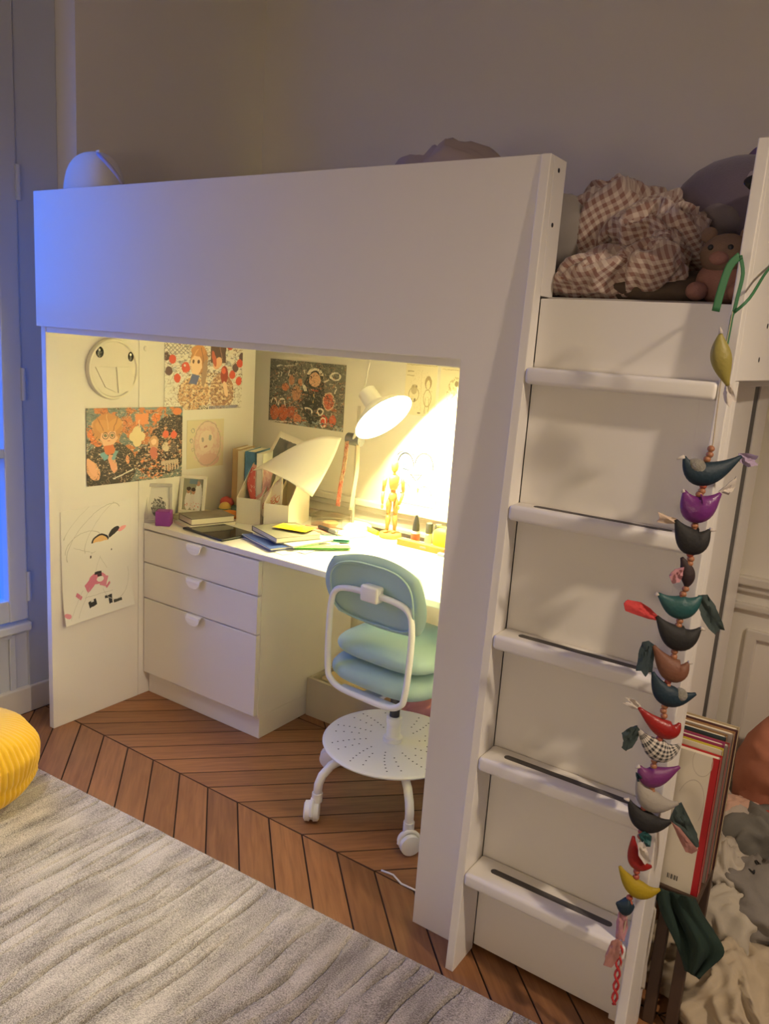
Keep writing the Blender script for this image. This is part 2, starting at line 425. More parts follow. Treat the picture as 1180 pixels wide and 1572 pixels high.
def clip(poly, ax, lim, sgn):
    out = []
    for i in range(len(poly)):
        a, b = poly[i], poly[(i+1) % len(poly)]; da, db = (a[ax]-lim)*sgn, (b[ax]-lim)*sgn
        if da >= 0: out.append(a)
        if (da >= 0) != (db >= 0):
            t = da/(da-db); out.append(tuple(a[k]+(b[k]-a[k])*t for k in (0, 1)))
    return out
pitch, wd, seam = .1303, .56, .085
shared = {}
for row in range(-1, 2):
    y0 = seam + row*wd; sgn = 1 if row % 2 == 0 else -1     # rows lean alternately
    for k in range(-9, 25):
        x = .456 + k*pitch; gp = .0019
        xs = x if sgn > 0 else x + wd
        poly = [(xs+gp, y0+gp*.8), (xs+pitch-gp, y0+gp*.8), (xs+sgn*wd+pitch-gp, y0+wd-gp*.8), (xs+sgn*wd+gp, y0+wd-gp*.8)]
        cl = poly
        for a in ((0, XL-.09, 1), (0, 3.2, -1), (1, YB-.004, -1)): cl = clip(cl, *a) if cl else cl
        if len(cl) < 3: continue
        cx = sum(p[0] for p in cl)/len(cl); cy = sum(p[1] for p in cl)/len(cl)
        ar = abs(sum(cl[i][0]*cl[(i+1) % len(cl)][1]-cl[(i+1) % len(cl)][0]*cl[i][1] for i in range(len(cl))))/2
        if ar < .0006: continue
        ang = R(45*sgn); cs, sn = math.cos(-ang), math.sin(-ang)
        full = cl == poly and True
        key = sgn if full else None
        if key in shared and key is not None: me = shared[key]
        else:
            loc = [((p[0]-cx)*cs-(p[1]-cy)*sn, (p[0]-cx)*sn+(p[1]-cy)*cs) for p in cl]; n = len(loc)
            c0 = (sum(q[0] for q in loc)/n, sum(q[1] for q in loc)/n)
            ins = [(q[0]+(c0[0]-q[0])*.004, q[1]+(c0[1]-q[1])*.024) for q in loc]
            V = [(*q, -.006) for q in loc]+[(*q, -.0012) for q in loc]+[(*q, 0) for q in ins]
            F = [tuple(range(n-1, -1, -1)), tuple(range(2*n, 3*n))]
            for L_ in (0, 1): F += [(L_*n+i, L_*n+(i+1) % n, (L_+1)*n+(i+1) % n, (L_+1)*n+i) for i in range(n)]
            me = bpy.data.meshes.new('floor_plank'); me.from_pydata(V, [], F); me.materials.append(OAK); me.materials.append(GRIME)
            for p_ in me.polygons: p_.material_index = 0 if p_.index == 1 else 1
            bm = bmesh.new(); bm.from_mesh(me); bmesh.ops.recalc_face_normals(bm, faces=bm.faces); bm.to_mesh(me); bm.free()
            if key is not None: shared[key] = me
        o = bpy.data.objects.new('floor_plank', me); C.objects.link(o); o.parent = floor
        o.matrix_basis = WM['floor'].inverted() @ Matrix.Translation((cx, cy, 0)) @ Matrix.Rotation(ang, 4, 'Z')

# --- rug with irregular carved furrows
def rug():
    nx, ny = 1150, 110
    org = Vector((.10, -.196, 0)); U = Vector((1, .045, 0)).normalized(); Vd = Vector((U.y, -U.x, 0)); lx, ly = 2.5, 1.7
    V = []; uv = []; F = []
    for j in range(ny+1):
        for i in range(nx+1):
            x, y = i/nx*lx, j/ny*ly
            p = org + U*x + Vd*y
            q = x + .035*noise.noise(Vector((x*3, y*2.2, 0))) + .018*noise.noise(Vector((x*9, y*6, 3))) + y*.10
            cell = q/.043; fr = cell-math.floor(cell); d = min(fr, 1-fr)*.043
            brk = noise.noise(Vector((math.floor(cell+.5)*3.7, y*4.5, 1)))
            cut = min(1, max(0, 1.7*(1-d/.0048)))*(.013 if brk > .05 else (.006 if brk > -.15 else .0))
            e = min(x, lx-x, y, ly-y); z = (.0165+.0015*noise.noise(Vector((x*14, y*5, 7))))*min(1, e/.006) - cut*(1 if e > .02 else 0)
            V.append((p.x, p.y, max(z, .001) if e > 0 else .0005)); uv.append((x, y))
    for j in range(ny):
        for i in range(nx):
            a = j*(nx+1)+i; F.append((a, a+nx+1, a+nx+2, a+1))
    mt = bpy.data.materials.new('rug_pile'); mt.use_nodes = True; nt = mt.node_tree; N = nt.nodes; L = nt.links; b = N['Principled BSDF']
    tc = N.new('ShaderNodeTexCoord')
    n1 = N.new('ShaderNodeTexNoise'); n1.inputs['Scale'].default_value = 330; n1.inputs['Detail'].default_value = 3
    mp = N.new('ShaderNodeMapping'); mp.inputs['Scale'].default_value = (9, 2.2, 1)
    n2 = N.new('ShaderNodeTexNoise'); n2.inputs['Scale'].default_value = 2.2; n2.inputs['Detail'].default_value = 5
    L.new(tc.outputs['Object'], n1.inputs[0]); L.new(tc.outputs['Object'], mp.inputs[0]); L.new(mp.outputs[0], n2.inputs[0])
    ml = N.new('ShaderNodeMath'); ml.operation = 'MULTIPLY_ADD'; ml.inputs[1].default_value = .7; L.new(n1.outputs[0], ml.inputs[0]); n2s = N.new('ShaderNodeMath'); n2s.operation = 'MULTIPLY_ADD'; n2s.inputs[1].default_value = .55; n2s.inputs[2].default_value = .225; L.new(n2.outputs[0], n2s.inputs[0]); L.new(n2s.outputs[0], ml.inputs[2])
    cr = N.new('ShaderNodeValToRGB'); cr.color_ramp.elements[0].position = .70; cr.color_ramp.elements[1].position = 1.0
    cr.color_ramp.elements[0].color = (.17, .145, .130, 1); cr.color_ramp.elements[1].color = (.64, .585, .545, 1); L.new(ml.outputs[0], cr.inputs[0])
    L.new(cr.outputs[0], b.inputs['Base Color']); b.inputs['Roughness'].default_value = .95; b.inputs['Sheen Weight'].default_value = .25
    bp = N.new('ShaderNodeBump'); bp.inputs['Strength'].default_value = .7; bp.inputs['Distance'].default_value = .006; L.new(n1.outputs[0], bp.inputs['Height']); L.new(bp.outputs[0], b.inputs['Normal'])
    o = link_mesh('area_rug', V, F, mt, None, 'all', uv)
    tag(o, 'grey beige low-pile rug with wavy carved furrows on the parquet', 'rug')
rug()

# ================================================================== the loft bed
H, HB, XP, XLAD, XE, BD = 1.82, 1.41, 1.556, 1.699, 2.117, .985
bed = thing('loft_bed', (1.0, .5, 0), 'white loft bed with high front guard, side ladder and desk space below', 'bed')
T = .024
# left end panel in two boards meeting at a seam
box('end_panel', (0, T, 0, .372, 0, H), WHITE, bed)
box('end_panel', (0, T, .3735, BD, 0, H), WHITE, bed)
plug = G().lathe([(0, .0035), (.008, .0035), (.0095, .002), (.0095, -.002)], 20, Matrix.Translation((T, .403, 1.352)) @ Matrix.Rotation(R(90), 4, 'Y')).build('hole_plug', WHITE, bed, 'sharp')
fp_ = G().prism([(x, -.0165, z) for x, z in ((0, HB), (XP, HB), (XP, 0), (XLAD, 0), (XLAD, H), (0, H))], (0, 1, 0), .0165).build('guard_panel', WHITE, bed)   # guard and front post, one flush board
bv = fp_.modifiers.new('bev', 'BEVEL'); bv.width = .0015; bv.segments = 2
box('front_post', (XP+.004, XLAD, .0002, .012, 0, HB-.02), WHITE, bed)
box('divider_panel', (XLAD-.02, XLAD, .013, 1.042, 0, HB-.02), WHITE, bed)
box('slat_base', (T, 2.075, .002, BD, HB-.018, HB+.004), WHITE, bed)
box('back_rail', (T, 2.075, BD-.02, BD, HB+.005, H-.12), WHITE, bed)
# ladder: leaning side boards, deeper at the foot
def lad_side(x0, x1):
    P = [(-.094-.006, 0), (.0, 0), (.0, H), (-.020, H)]
    return G().prism([(x0, y, z) for y, z in P], (1, 0, 0), x1-x0)
for x0, x1 in ((XLAD, XLAD+.021), (XE-.021, XE)):
    s_ = lad_side(x0, x1).build('ladder_side', WHITE, bed)
    bv = s_.modifiers.new('bev', 'BEVEL'); bv.width = .002; bv.segments = 2
gp = G().box(XLAD, XLAD+.021, .0005, .062, HB+.14, H, .0015).build('guard_end_post', WHITE, bed)
for z, y in ((1.796, .024), (1.691, .020)):
    G().lathe([(0, .001), (.0045, .001), (.0045, -.001)], 12, Matrix.Translation((XLAD+.021, y, z)) @ Matrix.Rotation(R(90), 4, 'Y')).build('screw_hole', BLACK, gp)
box('ladder_back_panel', (XLAD+.0215, XE-.0215, .001, .013, .012, HB-.02), WHITE, bed)
box('front_rail', (XLAD+.0215, XE-.0215, .001, .022, HB-.006, HB+.135), WHITE, bed)
for k in range(5):
    zt = .262 + k*.286
    yf = -.100 + .080*zt/H
    t_ = G().box(XLAD+.0212, XE-.0212, yf-.004, .0, zt-.034, zt, .009, seg=4).build('tread', WHITE, bed, 'sharp')
    if k < 4:
        g = G(); n = 10; pts = []
        xa, xb, yc, r_ = XLAD+.075, XE-.075, yf*.50, .0085
        for i in range(n+1): a = math.pi/2 + math.pi*i/n; pts.append((xa+r_*math.cos(a), yc+r_*math.sin(a), zt-.001))
        for i in range(n+1): a = -math.pi/2 + math.pi*i/n; pts.append((xb+r_*math.cos(a), yc+r_*math.sin(a), zt-.001))
        g.prism(pts, (0, 0, 1), .0018).build('grip_strip', TREADSTRIP, t_)
er = box('end_rail', (XE-.021, XE, .0005, BD, HB+.0, H), WHITE, bed)
for y, z in ((.20, 1.452), (.235, 1.52)):
    G().lathe([(0, .001), (.005, .001), (.005, -.001)], 12, Matrix.Translation((XE, y, z)) @ Matrix.Rotation(R(90), 4, 'Y')).build('screw_hole', BLACK, er)
box('corner_leg', (2.060, XE, .0005, .035, 0, HB-.001), WHITE, bed)
box('rear_leg', (1.99, 2.024, .879, 1.045, 0, HB-.019), WHITE, bed)

cab = thing('storage_cabinet', (1.87, .44, 0), 'tall white storage cabinet closed in under the ladder end of the bed', 'cabinet')
box('carcass', (1.722, 1.969, .04, .842, .0, HB-.022), WHITE, cab)
box('side_panel', (1.9695, 2.022, .037, .800, .02, HB-.024), WHITE, cab)
box('gap_shade_strip', (1.97, 2.0195, .8005, .8785, .0, HB-.022), BLACK, cab, 0)  # flush black strip painting the shade of the gap before the rear leg

mt_ = thing('mattress', (1.05, .5, HB+.004), 'light grey mattress lying in the loft bed behind the guard', 'mattress')
G().box(T+.004, 2.07, .03, BD-.024, HB+.005, HB+.142, .025, seg=4).build('cover', mat('mattress_cloth', (.42, .39, .36), .9, bump=.2, bscale=200), mt_, 'sharp')
G().tube([(T+.03, .03, HB+.128), (2.05, .03, HB+.128), (2.05, BD-.026, HB+.128), (T+.03, BD-.026, HB+.128)], .004, 6, closed=True).build('piping', mat('mattress_piping', (.3, .28, .27), .9), mt_)

# ================================================================== desk and drawers
DZ = .700
top = box('desk', (T+.001, XLAD-.021, .395, BD, DZ-.022, DZ), WHITE, None, .003)
tag(top, 'long white desk top fixed across the space under the bed', 'desk')
du = thing('drawer_unit', (.32, .68, 0), 'white three-drawer unit under the left end of the desk', 'drawers')
XD = .62
g = G(); g.box(T+.002, XD, .416, .96, .085, DZ-.0235, .0015)
g.build('body', WHITE, du)
box('plinth', (T+.002, XD, .425, .95, 0, .0845), WHITE, du)
HANDLE = mat('white_handle', (.90, .88, .86), .35)
for z0, z1 in ((.548, .672), (.405, .544), (.095, .401)):
    d = box('drawer', (T+.004, XD-.002, .396, .4155, z0, z1), WHITE, du, .002)
    hx = (T+XD)/2 - .005; hd = G(); prof = [(.397, .0022), (.386, .0022), (.379, -.002), (.376, -.010), (.375, -.022), (.3755, -.034)]
    V = []; F = []; n = 18; K = len(prof)
    for lay in (0, 1):
        for y, dz in prof:
            for i in range(n+1):
                a_ = -1+2*i/n; hw = .037
                lim = -.034*math.sqrt(max(0, 1-abs(a_)**2.6)) if dz < -.004 else 1
                V.append((hx+hw*a_, y+(.003 if lay else 0), z1+max(dz, lim if dz < -.004 else dz)-.0015*lay))
    q = K*(n+1)
    for j in range(K-1):
        for i in range(n):
            a_ = j*(n+1)+i; F += [(a_, a_+1, a_+n+2, a_+n+1), (q+a_, q+a_+n+1, q+a_+n+2, q+a_+1)]
    rim = [i for i in range(n+1)]+[j*(n+1)+n for j in range(1, K)]+[(K-1)*(n+1)+i for i in range(n-1, -1, -1)]+[j*(n+1) for j in range(K-2, 0, -1)]
    for i in range(len(rim)): F.append((rim[i], q+rim[i], q+rim[(i+1) % len(rim)], rim[(i+1) % len(rim)]))
    hd.add(V, F)
    hd.build('handle', HANDLE, d)

# low box under the desk with odds and ends
lb = thing('under_desk_box', (1.15, .84, 0), 'low open grey-white box of clutter on the floor under the desk', 'box')
CARD = mat('grey_board', (.52, .47, .38), .7, var=.06)
zb = .155
box('front_board', (XD+.004, 1.66, .685, .70, 0, zb), CARD, lb); box('back_board', (XD+.004, 1.66, .955, .97, 0, zb), CARD, lb)
box('side_board', (XD+.004, XD+.018, .701, .954, 0, zb), CARD, lb); box('side_board', (1.646, 1.66, .701, .954, 0, zb), CARD, lb)
box('base_board', (XD+.019, 1.645, .701, .954, .001, .012), CARD, lb)
tag(G().box(.66, .92, .72, .92, .0125, .158, .01).build('paper_parcel', mat('kraft_paper', (.62, .50, .30), .8, bump=.3, bscale=30)), 'tan paper parcel in the box under the desk next to the drawers', 'parcel')
tag(crumple('fabric_scrap', (1.13, .80, .11), (.16, .09, .09), mat('pink_scrap', (.62, .26, .20), .9), amp=.3, freq=9, seed=4, zmin=.0125, sub=4), 'crumpled pink cloth in the box beneath the chair seat', 'cloth')
tag(crumple('fabric_scrap', (1.45, .82, .10), (.14, .09, .08), mat('beige_scrap', (.60, .48, .32), .9), amp=.3, freq=9, seed=6, zmin=.0125, sub=4), 'crumpled beige cloth in the box behind the front post', 'cloth')

# white cable end on the parquet
c0, c1 = on_z(585, 1336, .003), on_z(640, 1368, .003)
tag(G().tube([c0, c0.lerp(c1, .3)+Vector((0, .008, 0)), c0.lerp(c1, .6)-Vector((0, .006, 0)), c1, c1+Vector((.12, .05, 0)), c1+Vector((.14, .3, 0))], .0026, 8).build('power_cable', STEELW, None, 'all'), 'thin white cable end lying on the parquet beside the front post', 'cable')

# ================================================================== swivel chair
def chair():
    cx, cy = 1.200, .405
    ch = thing('swivel_chair', (cx, cy, 0), 'pale turquoise upholstered swivel chair on white castors at the desk', 'chair')
    TQ = mat('turquoise_fabric', (.36, .52, .50), .85, bump=.15, bscale=500, sheen=.2)
    M0 = Matrix.Translation((cx, cy, 0))
    # perforated foot disc
    def disc():
        n, zt, r = 72, .205, .222
        G().lathe([(.0, zt-.010), (r-.012, zt-.010), (r-.002, zt-.007), (r, zt-.002), (r-.003, zt+.002), (r-.010, zt+.004), (.024, zt+.004), (.0, zt+.004)], n, M0).build('foot_disc', STEELW, ch, 'sharp')
        d = bpy.data.objects[[o.name for o in ch.children if o.name.startswith('foot_disc')][0]]
        g = G()
        for a in range(20):
            an = 2*math.pi*a/20
            for i, rr in enumerate((.085, .103, .121, .139, .157, .175, .193) if a % 2 == 0 else (.112, .135, .160, .185)):
                g.lathe([(0, zt+.0045), (.0026, zt+.0045), (.0026, zt+.0035)], 8, M0 @ Matrix.Translation((rr*math.cos(an+.03*i), rr*math.sin(an+.03*i), 0)))
        h = g.build('perforations', mat('hole_shadow_steel', (.12, .12, .13), .6), d); h['kind'] = 'stuff'
    disc()
    for k in range(5):
        an = R(-116+72*k); dx, dy = math.cos(an), math.sin(an)
        P = [(cx+dx*r_, cy+dy*r_, z) for r_, z in ((.03, .186), (.12, .186), (.175, .182), (.215, .168), (.243, .142), (.254, .115), (.256, .078))]
        leg = G().tube(P, .0135, 12).build('leg', STEELW, ch, 'all')
        wxx, wyy = cx+dx*.272, cy+dy*.272; ta = an + R(60+35*k); hx, hy = math.cos(ta), math.sin(ta)
        Mw = Matrix.Translation((wxx, wyy, .031)) @ Matrix.Rotation(ta, 4, 'Z') @ Matrix.Rotation(R(90), 4, 'X')
        cast = G()
        cast.lathe([(0, -.024), (.022, -.024), (.030, -.020), (.031, -.006), (.026, -.003), (.026, .003), (.031, .006), (.030, .020), (.022, .024), (0, .024)], 24, Mw)
        ca = cast.build('castor', STEELW, leg, 'sharp')
        hood = G()
        hood.tube([(cx+dx*.256, cy+dy*.256, .06), (cx+dx*.256, cy+dy*.256, .088)], .0165, 14)
        for sx in (-1, 1): pass
        arc = [(wxx+hx*.031*math.cos(R(a)), wyy+hy*.031*math.cos(R(a)), .031+.036*math.sin(R(a))) for a in range(0, 181, 20)]
        hood.tube(arc, .006, 8)
        hood.build('castor_hood', STEELW, leg, 'sharp')
    G().lathe([(.030, .20), (.030, .222), (.022, .226), (.022, .268), (.0245, .270), (.0245, .288), (.021, .292), (.0, .292)], 28, M0).build('column_sleeve', STEELW, ch, 'sharp')
    G().lathe([(.016, .28), (.016, .40), (0, .40)], 20, M0).build('gas_lift', mat('dark_steel', (.10, .10, .10), .35, .8), ch, 'sharp')
    # chair faces the desk, turned a little
    Mc = M0 @ Matrix.Rotation(R(-4), 4, 'Z')
    # loop frame (local: x right, y towards desk)
    prof = [(-.145, .455), (-.152, .56), (-.150, .66), (-.135, .705), (-.09, .722), (0, .726), (.09, .722), (.135, .705), (.150, .66), (.152, .56), (.145, .455), (.13, .425), (.09, .408), (0, .405), (-.09, .408), (-.13, .425)]
    def cr(P, k=5):
        o = []; n = len(P)
        for i in range(n):
            a, b, c_, d = (Vector(P[(i+j) % n]) for j in (-1, 0, 1, 2))
            for t in range(k):
                t /= k; o.append(.5*((2*b)+(c_-a)*t+(2*a-5*b+4*c_-d)*t*t+(3*b-a-3*c_+d)*t**3))
        return o
    loop = cr([(x, -.165+.02*(z-.4), z) for x, z in prof])
    fr = G().tube(loop, .0095, 10, closed=True, M=Mc).build('back_frame', STEELW, ch, 'all')
    G().box(-.032, .032, -.176, -.140, .703, .752, .008, M=Mc, seg=3).build('frame_clip', STEELW, fr, 'sharp')
    # seat pan bars
    g = G(); g.box(-.03, .03, -.16, .06, .392, .408, .004, M=Mc); g.box(-.10, .10, -.165, -.135, .398, .412, .004, M=Mc); g.build('seat_bracket', STEELW, ch)
    # seat cushion
    def pad(cz, hw, hd, h, cyy, ex=.55, grow=0):
        V = []; F = []; n, m_ = 40, 14
        for i in range(m_+1):
            th = math.pi*i/m_; 
            for j in range(n):
                ph = 2*math.pi*j/n; f = lambda q, e: math.copysign(abs(q)**e, q)
                V.append((hw*f(math.sin(th), .55)*f(math.cos(ph), ex), cyy+hd*f(math.sin(th), .55)*f(math.sin(ph), ex), cz+h*f(math.cos(th), .9)))
        for i in range(m_):
            for j in range(n): F.append((i*n+j, (i+1)*n+j, (i+1)*n+(j+1) % n, i*n+(j+1) % n))
        return V, F
    V, F = pad(.452, .188, .185, .044, .02); G().add(V, F, Mc).build('seat', TQ, ch, 'all')
    # second bulge: loose cushion cover sagging over the seat back
    V, F = pad(.524, .186, .175, .036, .03); G().add(V, F, Mc).build('seat_cushion', TQ, ch, 'all')
    # backrest: shallow curved rounded pad
    def backrest(hw, z0, z1, y, th, nx=24, nz=20, e=.5):
        V = []; F = []
        for side in (0, 1):
            for j in range(nz+1):
                for i in range(nx+1):
                    a, b = -1+2*i/nx, -1+2*j/nz
                    # square -> rounded square
                    xx = a*math.sqrt(max(0, 1-b*b*.30*(1 if b > 0 else 1.3))); zz = b*math.sqrt(max(0, 1-a*a*.42))
                    rim = max(0, 1-max(abs(a), abs(b))**6)**.5
                    V.append((xx*hw, y + .035*(1-xx*xx) + (zz-0)*-.02 + (th*rim if side else -th*rim), (z0+z1)/2+zz*(z1-z0)/2))
        k = (nx+1)*(nz+1)
        for j in range(nz):
            for i in range(nx):
                a = j*(nx+1)+i; F.append((a, a+1, a+nx+2, a+nx+1)); F.append((k+a, k+a+nx+1, k+a+nx+2, k+a+1))
        return V, F
    V, F = backrest(.187, .602, .832, -.148, .024)
    br = G().add(V, F, Mc).build('backrest', TQ, ch, 'all')
    ring = []
    for i in range(60):
        a = 2*math.pi*i/60; f = lambda q: math.copysign(abs(q)**.62, q)
        x = .152*f(math.cos(a)); z = .092*f(math.sin(a)); ring.append((x, -.176+.035*(1-(x/.187)**2)-.02*z/.115, .717+z))
    G().tube(ring, .0035, 8, closed=True, M=Mc).build('piping', TQ, br, 'all')
chair()

# ================================================================== wall prints and drawings
SKIN, OR, DK, TEAL, CREAM = (.78, .42, .24), (.75, .22, .08), (.03, .026, .03), (.17, .22, .22), (.85, .72, .45)
def xsheet(name, y0, y1, z0, z1, mt, x=T, f=None, lab=None, cat='poster', sk=0):
    o = sheet(name, (x+.0022, y0, z0), (0, y1-y0, sk), (0, 0, z1-z0), mt, nx=16, ny=16, f=f); return tag(o, lab, cat)
def ysheet(name, x0, x1, z0, z1, mt, f=None, lab=None, cat='poster', sk=0, y=YB):
    o = sheet(name, (x0, y-.0022, z0), (x1-x0, 0, sk), (0, 0, z1-z0), mt, nx=16, ny=16, f=f); return tag(o, lab, cat)

p1 = [('n', 7, .50, (.62, .22, .09), (.0, 1.0, .2, 1.25)), ('n', 16, .56, (.22, .30, .32), (.3, 1.1, .6, 1.2)),
      ('e', .70, .86, .05, .06, 0, OR), ('r', .55, .84, .07, .07, 0, (.80, .32, .15)), ('r', .40, .80, .05, .09, 10, (.66, .25, .12)),
      ('e', .86, .48, .24, .42, -8, DK), ('e', .70, .28, .22, .24, 20, DK), ('n', 22, .57, (.62, .30, .18), (.5, 1.0, .0, .75)), ('n', 30, .60, (.75, .66, .55), (.45, 1.05, -.1, .6)),
      ('e', .22, .22, .27, .34, 0, (.035, .03, .03)), ('e', .06, .2, .06, .14, 15, SKIN), ('e', .08, .62, .06, .12, 20, OR),
      ('e', .20, .73, .15, .20, 0, (.62, .30, .12)), ('e', .21, .64, .085, .15, 0, (.86, .55, .36)), ('e', .17, .80, .13, .09, 15, (.70, .36, .15)), ('e', .25, .82, .10, .08, -20, (.72, .38, .16)),
      ('o', .175, .65, .03, .042, 0, DK, .14), ('o', .25, .65, .03, .042, 0, DK, .14), ('r', .21, .565, .014, .005, 0, (.5, .1, .08)),
      ('r', .22, .46, .045, .06, 10, (.70, .20, .08)), ('r', .17, .38, .03, .05, 30, (.20, .42, .48)), ('r', .27, .38, .02, .06, -20, (.22, .40, .44)),
      ('e', .26, .28, .025, .12, 12, (.80, .40, .26)), ('e', .40, .31, .02, .06, 0, (.8, .36, .2)),
      ('e', .50, .69, .045, .06, 0, CREAM), ('e', .50, .53, .045, .06, 0, CREAM), ('e', .455, .61, .04, .065, 0, CREAM), ('e', .545, .61, .04, .065, 0, CREAM), ('e', .5, .61, .05, .06, 0, CREAM),
      ('e', .68, .50, .05, .10, 0, (.70, .42, .26)), ('e', .68, .53, .03, .05, 0, (.9, .66, .48)), ('e', .68, .36, .04, .09, 0, (.62, .20, .16)),
      ('e', .81, .62, .035, .055, 0, (.78, .16, .10)), ('e', .90, .61, .035, .055, 0, (.80, .16, .10)), ('e', .81, .44, .04, .07, 0, (.7, .62, .5)), ('e', .90, .42, .04, .08, 0, (.12, .10, .1)),
      ('n', 26, .58, (.82, .30, .14), (.5, .8, -.05, .35)), ('r', .86, .22, .10, .03, 5, (.6, .5, .42)), ('n', 34, .64, (.80, .62, .46), (0, 1, 0, 1)), ('k', 9, .5, .008, DK), ('k', 16, .46, .009, (.10, .05, .04)), ('k', 22, .55, .008, (.75, .55, .38)),
      ('e', .20, .76, .14, .17, 0, (.60, .29, .12)), ('e', .21, .64, .075, .13, 0, (.86, .55, .36)), ('e', .16, .76, .07, .09, 25, (.68, .35, .15)), ('e', .27, .78, .06, .09, -25, (.70, .36, .15)), ('r', .13, .80, .004, .10, 20, (.36, .15, .06)), ('r', .20, .82, .004, .10, 5, (.80, .50, .26)), ('r', .28, .80, .004, .10, -15, (.36, .15, .06)),
      ('e', .18, .645, .016, .022, 0, (.20, .18, .10)), ('e', .245, .645, .016, .022, 0, (.20, .18, .10)), ('o', .18, .645, .027, .04, 0, DK, .10), ('o', .245, .645, .027, .04, 0, DK, .10), ('r', .212, .572, .014, .005, 0, (.5, .1, .08)),
      ('r', .22, .46, .05, .06, 10, (.66, .19, .08)), ('r', .17, .38, .025, .05, 30, (.20, .42, .48)), ('r', .27, .38, .018, .06, -20, (.22, .40, .44)), ('e', .24, .27, .022, .13, 12, (.80, .40, .26)), ('e', .05, .24, .035, .13, 18, (.84, .46, .28)), ('r', .36, .12, .12, .008, 28, (.72, .68, .62)),
      ('e', .50, .69, .045, .06, 0, CREAM), ('e', .50, .53, .045, .06, 0, CREAM), ('e', .455, .61, .04, .065, 0, CREAM), ('e', .545, .61, .04, .065, 0, CREAM), ('e', .5, .61, .05, .06, 0, CREAM), ('r', .55, .85, .065, .07, 0, (.80, .32, .15)), ('r', .52, .78, .008, .06, 0, (.85, .55, .35)),
      ('e', .68, .54, .045, .075, 0, (.66, .38, .22)), ('e', .68, .525, .028, .045, 0, (.9, .66, .48)), ('e', .67, .38, .035, .08, 0, (.62, .20, .16)), ('e', .81, .62, .035, .055, 0, (.80, .17, .10)), ('e', .90, .61, .035, .055, 0, (.80, .16, .10)), ('e', .94, .93, .05, .05, 20, (.74, .24, .10))]
for i in range(6): p1.append(('r', .80+.03*i, .18, .008, .07, 6, (.62, .52, .42)))
xsheet('poster', .146, .580, .868, 1.142, print_mat('print_orange_figures', TEAL, p1, .03), x=T+.0015, lab='dark orange illustrated poster with pale flower shape on end panel', sk=-.006)
p2 = [('n', 10, .56, (.45, .48, .52), (0, 1, 0, 1)), ('n', 20, .60, (.30, .28, .30), (0, 1, 0, 1))]
for i in range(6):
    p2 += [('r', .02+.05*i, .9, .004, .12, 38, (.25, .25, .27)), ('r', .02+.05*i, .9, .004, .12, -38, (.25, .25, .27))]
p2 += [('e', .06, .35, .14, .20, 0, (.80, .78, .72)), ('e', .92, .25, .10, .26, 0, (.80, .78, .72)),
       ('e', .36, .22, .20, .26, 0, (.58, .34, .20)), ('e', .72, .25, .16, .30, 0, (.40, .22, .15)), ('n', 24, .52, (.78, .62, .42), (.15, .9, -.1, .55)), ('n', 34, .58, (.20, .12, .10), (.15, .9, -.1, .6)),
       ('e', .42, .74, .11, .22, 0, (.48, .24, .12)), ('e', .38, .66, .075, .15, 0, (.86, .60, .42)), ('e', .40, .88, .09, .07, 20, (.58, .28, .13)), ('e', .42, .71, .012, .022, 0, DK), ('e', .355, .71, .012, .022, 0, DK), ('e', .48, .55, .035, .2, -4, (.38, .26, .2)),
       ('r', .36, .44, .045, .06, -15, (.13, .15, .30)), ('r', .665, .83, .10, .12, 0, (.10, .06, .06)), ('e', .66, .70, .055, .10, -20, (.74, .40, .26)), ('e', .61, .76, .03, .12, 10, (.5, .12, .08)),
       ('e', .75, .52, .05, .14, 0, (.30, .05, .04)), ('e', .74, .60, .03, .05, 0, (.7, .14, .09)), ('e', .77, .3, .03, .12, 10, (.86, .62, .44)),
       ('e', .25, .62, .05, .075, 0, (.62, .10, .07)), ('e', .24, .64, .012, .02, 0, (.95, .85, .8))]
for cx, cy, d in ((.09, .74, 0), (.15, .47, 0), (.05, .57, 1), (.82, .96, 0), (.90, .63, 1), (.96, .70, 0), (.86, .52, 0), (.95, .42, 0), (.02, .78, 1), (.99, .8, 1)):
    p2.append(('e', cx, cy, .042, .065, 0, (.10, .07, .08) if d else (.62, .09, .06)))
p2 += [('r', .48, .03, .06, .03, 0, (.02, .02, .02)), ('n', 60, .52, (.85, .8, .7), (.42, .54, 0, .07)), ('r', .75, .02, .2, .025, 0, (.25, .25, .36)), ('k', 10, .5, .008, (.16, .09, .08)), ('k', 18, .45, .008, (.22, .13, .11)), ('k', 14, .58, .008, (.8, .72, .6)),
       ('e', .42, .74, .10, .20, 0, (.46, .23, .12)), ('e', .385, .67, .07, .14, 0, (.86, .62, .44)), ('e', .41, .87, .09, .08, 20, (.56, .27, .13)), ('r', .36, .82, .006, .09, -30, (.74, .42, .22)), ('r', .46, .80, .006, .12, 8, (.28, .13, .07)), ('e', .41, .71, .016, .03, 0, (.12, .06, .05)), ('e', .345, .71, .014, .028, 0, (.12, .06, .05)), ('e', .49, .55, .03, .2, -4, (.36, .24, .18)), ('r', .36, .45, .05, .07, -15, (.12, .14, .30)),
       ('r', .665, .83, .10, .13, 0, (.10, .06, .06)), ('e', .66, .70, .05, .09, -20, (.78, .46, .30)), ('e', .61, .76, .025, .12, 10, (.5, .12, .08)), ('r', .70, .86, .005, .10, 10, (.32, .18, .16)), ('e', .75, .52, .045, .13, 0, (.30, .05, .04)), ('e', .74, .58, .03, .05, 0, (.7, .14, .09)), ('e', .77, .3, .028, .12, 10, (.86, .64, .46)), ('e', .25, .63, .05, .075, 0, (.62, .10, .07)), ('e', .24, .65, .012, .02, 0, (.95, .85, .8))]
